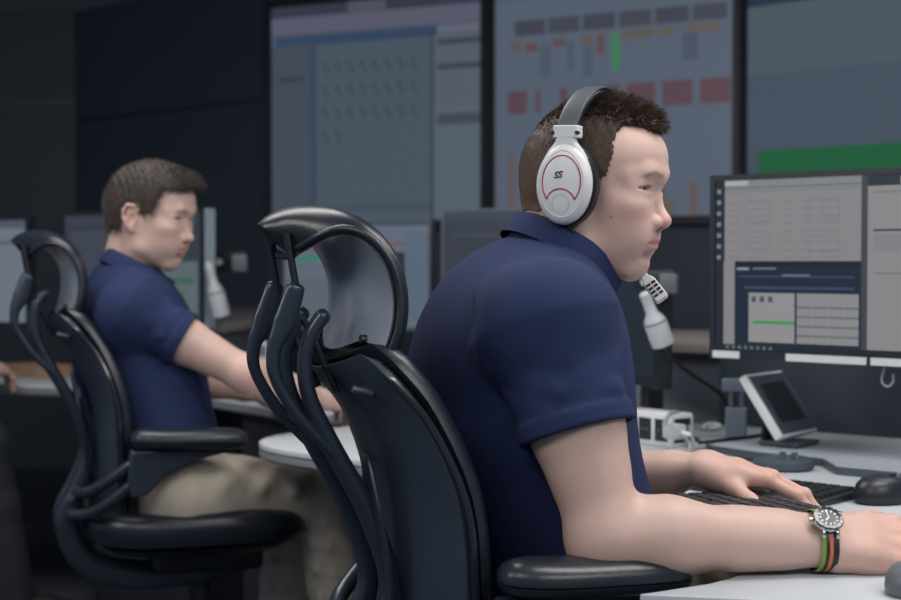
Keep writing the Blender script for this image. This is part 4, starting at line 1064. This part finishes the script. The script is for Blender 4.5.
gc = [(0, 0, 1, .05, (60, 72, 88)), (0, .05, .62, .12, (96, 104, 116)), (0, .16, .62, .20, (118, 72, 80)), (0, .24, .62, .28, (84, 96, 108)), (0, .33, .62, .385, (60, 116, 104)), (0, .42, .62, .46, (90, 98, 110)), (.66, .30, .84, .95, (34, 42, 54)), (.64, .2, .84, .235, (104, 84, 88)), (.85, .12, 1, .95, (84, 98, 114)), (.0, .55, .4, .95, (88, 96, 108))]
make_monitor('monitor with red and green rows seen past the near headrest', W(283, 262, 5.0)[:2], 22, .535, .90, 1.262, gc, (92, 102, 116), side='grey', bez=.008)
gd = [(0, .0, 1, .08, (58, 66, 80)), (.06, .2, .9, .22, (62, 70, 82)), (.06, .5, .7, .52, (62, 70, 82))]
make_monitor('dark idle monitor directly behind the headset wearer', W(442, 262, 4.62)[:2], 25, .50, .92, 1.282, gd, (52, 58, 70), side='grey', bez=.008)

# ------------------------------------------------------------------ keyboards
def keyboard(label, loc, axis, length, depth, z, kmat, bmat, rows, cols, slope=0., key=.0165, hgt=.012, group='keyboards'):
    """loc: plan point of the rear left corner; axis: plan direction of the long side (rear edge)"""
    a = unit(V(*axis)); rz = math.atan2(a[1], a[0])
    t = thing('keyboard', label, 'keyboard', (loc[0], loc[1], z), rz, group)
    zs = lambda y: hgt+slope*max(0, (depth+y)/depth)        # y runs from 0 (rear) to -depth
    mb = MB(); prof = [(0, 0.0), (0, zs(0)), (-depth, zs(-depth)), (-depth, 0.0)]
    mb.loft([[(x, y, zz) for y, zz in prof] for x in (0, length)]); mb.build('keyboard_case', bmat, t, bevel=.003)
    px, py = (length-.016)/cols, (depth-.014)/rows; first = None
    for r in range(rows):
        c = 0
        while c < cols:
            wd = 1
            if r == rows-1 and c == 3: wd = min(6, cols-c)
            if first is None or wd != 1:
                mb = MB(); w2, d2 = (px*wd-.0022)/2, (py-.0022)/2
                mb.loft([[(-w2, -d2, 0), (w2, -d2, 0), (w2, d2, 0), (-w2, d2, 0)], [(-w2*.84, -d2*.8, .0055), (w2*.84, -d2*.8, .0055), (w2*.84, d2*.8, .0055), (-w2*.84, d2*.8, .0055)]])
                k = mb.build('key', kmat, t, smooth=False)
                if wd == 1: first = k
            else: k = first.copy(); COL.objects.link(k); k.parent = t
            y = -.007-py*(r+.5); k.location = (.008+px*(c+wd/2), y, zs(y)-.0005); k.rotation_euler = (math.atan(slope/depth), 0, 0)
            c += wd
    return t
u45 = V(.72, -.69)
K0 = WZ(757, 491, .785)[:2]; KA = V(.38, -.925)
keyboard('dark brown keyboard under the hands of the headset wearer', K0+V(-.005, .02), KA, .245, .145, DZ+.0005, M['key'], M['keyblk'], 6, 10, slope=.0, hgt=.047)
K1 = WZ(862, 489, .75)[:2]; 
keyboard('thin black keyboard lying behind the typing hand', K1-u45*.33, u45, .33, .125, DZ+.0005, M['keyblk'], M['blk'], 6, 13, slope=.004, hgt=.010)
# rear perforated plate
pz = .753
pl = [WZ(975, 477, pz)[:2], WZ(901, 471, pz)[:2], WZ(836, 465, pz)[:2], WZ(822, 457, pz)[:2], WZ(760, 451, pz)[:2], WZ(712, 444, pz)[:2], WZ(694, 436, pz)[:2], WZ(690, 420, pz)[:2], V(.56, 3.42), V(.60, 3.395), V(.95, 3.10), V(1.25, 2.85)]
pt = thing('cable_tray', 'perforated grey tray along the rear of the front desk', 'tray', (pl[2][0], pl[2][1], DZ)); o_ = pl[2]
MB().slab([p-o_ for p in pl], .0135, .018, .0015).build('tray_lid', M['plate'], pt); MB().slab([(p-o_)*.985 for p in pl], .0003, .0133).build('tray_side', M['dkgrey'], pt)

# ------------------------------------------------------------------ mice, mouse mat
def mouse(label, c, rz, m, L=.115, Wd=.066, H=.038):
    t = thing('computer_mouse', label, 'mouse', (c[0], c[1], c[2]), rz, 'computer mice')
    rings = []
    for f, z in ((.88, 0), (.97, .003), (1, .009), (.97, .018), (.88, .027), (.70, .034), (.42, .0375), (.05, .0385)):
        rings.append([((L/2*f)*math.cos(q)-.006*(1-f), (Wd/2*f)*math.sin(q)*(1-.1*math.cos(q)), z/.038*H*(1-.16*max(0, math.cos(q))*(z/.038))) for q in np.linspace(0, 2*PI, 32, endpoint=False)])
    MB().loft(rings).build('mouse_body', m, t)
    MB().cyl((.030, -.004, H*.80), (.030, .004, H*.80), .009, n=18).build('scroll_wheel', M['grey'], t)
    MB().box((.006, -.0006, H*.90), (.022, .0006, H*.985)).build('button_gap', M['keyblk'], t, smooth=False)
    return t
mouse('black mouse on the desk above the watch hand', V(*WZ(886, 502, DZ)[:2], DZ+.0005), math.radians(28), M['blk'], L=.12, Wd=.075, H=.044)
pc = V(.66, 1.94)
padp = [pc+V(.21*math.copysign(abs(math.cos(q))**.6, math.cos(q)), .105*math.copysign(abs(math.sin(q))**.6, math.sin(q))) for q in np.linspace(0, 2*PI, 48, endpoint=False)]
tag(MB().slab([p-pc for p in padp], .0004, .004, .001).build('mouse_mat', M['blk']), 'black rounded mouse mat under the wrist with the watch', 'mat').location = (pc[0], pc[1], DZ)
mouse('grey mouse cut off by the right edge near the watch hand', V(*WZ(913, 592, DZ)[:2], DZ+.0005), math.radians(60), M['grey'], L=.10, Wd=.06, H=.036)

# ------------------------------------------------------------------ desk telephone with tilted display
tp = WZ(799, 446, DZ+.018); ph = thing('desk_phone', 'white framed desk telephone with tilted dark display', 'telephone', (tp[0], tp[1], DZ+.0185), math.atan2(-.62, .78))
# own frame: x faces the user, y to the user's right when seen from behind, leaning back along -x
def lean(x, y, z): c, s_ = math.cos(.60), math.sin(.60); return V(-.0+x*c-z*s_, y, .022+x*s_*0+z*c+x*s_)
def pbox(nm, m, x0, y0, z0, x1, y1, z1, bev=.002):
    mb = MB(); mb.box((x0, y0, z0), (x1, y1, z1)); mb.v = [tuple(lean(*v)) for v in mb.v]; return mb.build(nm, m, ph, bevel=bev)
pbox('phone_frame', M['white'], -.014, -.082, 0, .004, .082, .145, .004)
pbox('phone_face', M['dkgrey'], .0042, -.074, .006, .0062, .074, .138, .0008)
pbox('phone_display', M['glass'], .0063, -.054, .030, .0072, .054, .118, .0004)
mb = MB(); mb.slab([(-.07, -.04), (.02, -.05), (.02, .05), (-.07, .04)], .0003, .010, .004); mb.build('phone_foot', M['dkgrey'], ph)
mb = MB(); mb.sweep([(-.065, 0, .01), (-.062, 0, .05), (-.050, 0, .075)], .010, .030, B=(0,1,0), n=12); mb.build('phone_strut', M['blk'], ph)
# dark puck with buttons
pp = WZ(790, 473, DZ); pk = thing('speaker_puck', 'dark grey round puck with small knobs in front of the desk telephone', 'speaker', (pp[0], pp[1]+.055, DZ+.0003))
MB().lathe([(.052, 0), (.057, .005), (.056, .016), (.048, .021), (.001, .023)], 40).build('puck_body', M['dkgrey'], pk)
for q in (-2.2, -1.5, -.9, .6, 1.4): 
    MB().cyl((.03*math.cos(q), .03*math.sin(q), .020), (.03*math.cos(q), .03*math.sin(q), .028), .006, n=14).build('knob', M['steel'], pk)
# clamp stand
hp_ = WZ(736, 437, pz); st = thing('clamp_stand', 'slate grey clamp stand with two posts beside the desk telephone', 'stand', (hp_[0], hp_[1], pz+.0004), -.2)
mb = MB(); mb.box((-.022, -.018, 0), (.022, .018, .062)); mb.build('stand_body', M['slate'], st, bevel=.003)
for x in (-.011, .011): mb = MB(); mb.box((x-.0045, -.006, .06), (x+.0045, .006, .098)); mb.build('post', M['steel'], st, bevel=.001)
mb = MB(); mb.slab([(-.030, -.02), (.030, -.02), (.030, .02), (-.030, .02)], .096, .122, .004); mb.build('clamp_head', M['slate'], st)
# socket block with cables
hb_ = WZ(656, 444, DZ); hub = thing('socket_block', 'white socket block with black outlets behind the elbow', 'power strip', (hb_[0], hb_[1], DZ+.0004), math.radians(-52))
mb = MB(); mb.slab([(-.075, -.032), (.075, -.032), (.075, .032), (-.075, .032)], 0, .07, .006); mb.build('block_body', M['white'], hub)
for k in range(3):
    x = -.048+.047*k; mb = MB(); mb.box((x-.018, -.0335, .012), (x+.018, -.0318, .058)); so = mb.build('outlet', M['blk'], hub, bevel=.0006)
    for dx in (-.007, .007): MB().cyl((x+dx, -.0338, .035), (x+dx, -.033, .035), .0028, n=10).build('outlet_hole', M['steel'], so)
mb = MB(); mb.box((.0752, -.024, .010), (.0765, .024, .060)); mb.build('end_outlet', M['blk'], hub)
def cable(name, label, pts, r, m, cat='cable', group=None): return tag(MB().sweep(pts, r, n=10, sub=8).build(name, m), label, cat, group)
E_ = V(hb_[0], hb_[1], 0)+V(.07*math.cos(-.907), .07*math.sin(-.907), 0)
pg = thing('power_plug', 'white plug in the end of the socket block', 'plug', tuple(WZ(676, 432, DZ+.04)), -.9)
mb = MB(); mb.slab([(-.022, -.016), (.016, -.013), (.016, .013), (-.022, .016)], -.014, .016, .004); mb.build('plug_body', M['offwhite'], pg)
MB().sweep([(.012, 0, 0), (.035, 0, -.002)], .005).build('strain_relief', M['white'], pg)
cable('power_cable', 'pale cable arching from the socket block over the desk', [WZ(664, 424, DZ+.06), WZ(672, 412, DZ+.075), WZ(684, 418, DZ+.06), WZ(692, 438, DZ+.02), WZ(694, 450, DZ+.006)], .0042, M['wcable'], group=None)
cable('power_cable', 'pale cable looping low from the plug towards the far forearm', [WZ(684, 436, DZ+.04), WZ(690, 446, DZ+.02), WZ(687, 456, DZ+.006), WZ(676, 452, DZ+.006), WZ(668, 449, DZ+.006)], .0042, M['wcable'])
cable('data_cable', 'thin black cable lying along the rear tray towards the clamp stand', [WZ(699, 443, pz+.004), WZ(722, 440, pz+.004), WZ(748, 437, pz+.004), WZ(765, 434, pz+.004)], .0035, M['cable'])
cable('data_cable', 'black cable lying on the desk in front of the rear tray', [WZ(690, 455, DZ+.004), WZ(715, 457, DZ+.004), WZ(745, 459, DZ+.004), WZ(762, 462, DZ+.004)], .0035, M['cable'])
cable('handset_cable', 'black cable drooping from the white handset to the clamp stand', [W(662, 342, 3.15), W(676, 362, 3.2), W(700, 380, 3.28), W(722, 396, 3.34), W(733, 420, 3.38)], .0045, M['cable'])
ad = thing('cable_adapter', 'flat white adapter bar on the desk between cables', 'adapter', tuple(WZ(703, 449, DZ+.0005)), -.1)
mb = MB(); mb.slab([(-.028, -.009), (.028, -.009), (.028, .009), (-.028, .009)], 0.0003, .013, .003); mb.build('adapter_body', M['offwhite'], ad)
MB().cyl((.027, 0, .007), (.04, 0, .007), .004, n=12).build('adapter_tip', M['blk'], ad)
eb = thing('earbud', 'small white coiled earpiece lying on the tray', 'earphone', tuple(WZ(712, 430, pz+.0015)))
MB().sweep([(-.02, -.01, .006), (-.012, .008, .010), (.004, .012, .012), (.016, .002, .010), (.008, -.008, .006), (-.006, -.006, .006)], .0045, n=8).build('earbud_wire', M['offwhite'], eb)

# ------------------------------------------------------------------ hanging handsets and brackets
def handset(label, bot, top, wide, group='hanging handsets'):
    d = top-bot; L = float(np.linalg.norm(d)); t = thing('handset', label, 'handset', tuple(bot), 0, group)
    Mx = Vector(d).to_track_quat('Z', 'X').to_matrix().to_4x4()
    k = wide
    MB().lathe([(k*.5, 0), (k*.98, .004), (k, .02*L/.14), (k*1.0, L*.42), (k*.85, L*.52), (k*.52, L*.62), (k*.46, L*.8), (k*.50, L*.96), (k*.3, L)], 28, Mx).build('handset_body', M['offwhite'], t)
    MB().lathe([(k*1.012, L*.44), (k*1.02, L*.445), (k*1.02, L*.455), (k*1.012, L*.46)], 28, Mx).build('seam', M['grey'], t)
    return t
D_ = 3.14
handset('white handset hanging behind the headset microphone', W(664, 346, D_), W(644, 292, D_-.02), .0245)
handset('white handset hanging beside the silver-edged monitor', W(222, 317, 4.62), W(208, 262, 4.60), .027)
def bracket(label, c, rz, sc=1.):
    t = thing('handset_bracket', label, 'bracket', tuple(c), rz, 'handset brackets')
    mb = MB(); mb.slab([(x*sc, y*sc) for x, y in ((-.045, -.012), (.05, -.012), (.05, .012), (-.045, .012))], -.028*sc, .028*sc, .006); mb.build('bracket_plate', M['blk'], t)
    mb = MB(); mb.slab([(x*sc, y*sc) for x, y in ((.022, -.028), (.062, -.028), (.062, -.0125), (.022, -.0125))], -.026*sc, .020*sc, .004); mb.build('bracket_clip', M['grey'], t)
    MB().cyl((-.02*sc, -.018*sc, 0), (-.02*sc, -.0125*sc, 0), .009*sc, n=18).build('bracket_knob', M['offwhite'], t)
    return t
# dark monitor turned edge on, carries the front bracket and handset
mk = make_monitor('black monitor turned edge-on behind the chin of the headset wearer', W(606, 262, 3.62)[:2], 80, .40, .845, 1.105, [(0, 0, 1, .08, (34, 42, 54))], (30, 37, 48), bez=.014)
tag(mk, 'black monitor turned edge-on behind the chin of the headset wearer', 'monitor')
bracket('small dark bracket with grey clip behind the headset microphone', W(655, 282, 3.19), -.5, .92)
bracket('small dark bracket with grey clip right of the silver-edged monitor', W(228, 262, 4.80), -.2, 1.15)
dv = thing('cordless_phone', 'small pale phone standing beyond the arm of the man in khaki trousers', 'telephone', tuple(WZ(261, 389, DZ+.001)), .3)
mb = MB(); mb.slab([(-.019, -.011), (.019, -.011), (.019, .011), (-.019, .011)], .0005, .145, .005); mb.build('phone_body', M['offwhite'], dv)
mb = MB(); mb.box((-.013, -.0125, .1), (.013, -.011, .132)); mb.build('phone_window', M['grey'], dv)

# ------------------------------------------------------------------ third colleague at the left edge
SH = V(-1.125, 1.08, .0)
chair3 = copy_tree(chair2); chair3.location = chair2.location+Vector(SH); tag(chair3, 'black office chair just beyond the left edge of the photo', 'chair', 'black office chairs')
man3 = copy_tree(man2); man3.location = man2.location+Vector(SH); tag(man3, 'person mostly beyond the far left edge, hand resting by the tan tray', 'person')
for ch in man3.children:
    if ch.name.startswith('trousers'): ch.material_slots[0].link = 'OBJECT'; ch.material_slots[0].material = mat('dark_twill', (40, 43, 52), .85, bump=.2, bscale=700)
tf = WZ(6, 373, DZ); fd = thing('document_tray', 'tan card tray on the far desk at the left edge', 'tray', (-1.40, 5.06, DZ), -.7)
MB().slab([(-.10, -.07), (.10, -.07), (.10, .07), (-.10, .07)], .0005, .004).build('tray_base', M['tan'], fd, smooth=False)
for lo, hi in (((-.10, -.07, .004), (.10, -.066, .04)), ((-.10, .066, .004), (.10, .07, .04)), ((-.10, -.066, .004), (-.096, .066, .04)), ((.096, -.066, .004), (.10, .066, .04))):
    mb = MB(); mb.box(lo, hi); mb.build('tray_wall', M['tan'], fd, smooth=False)
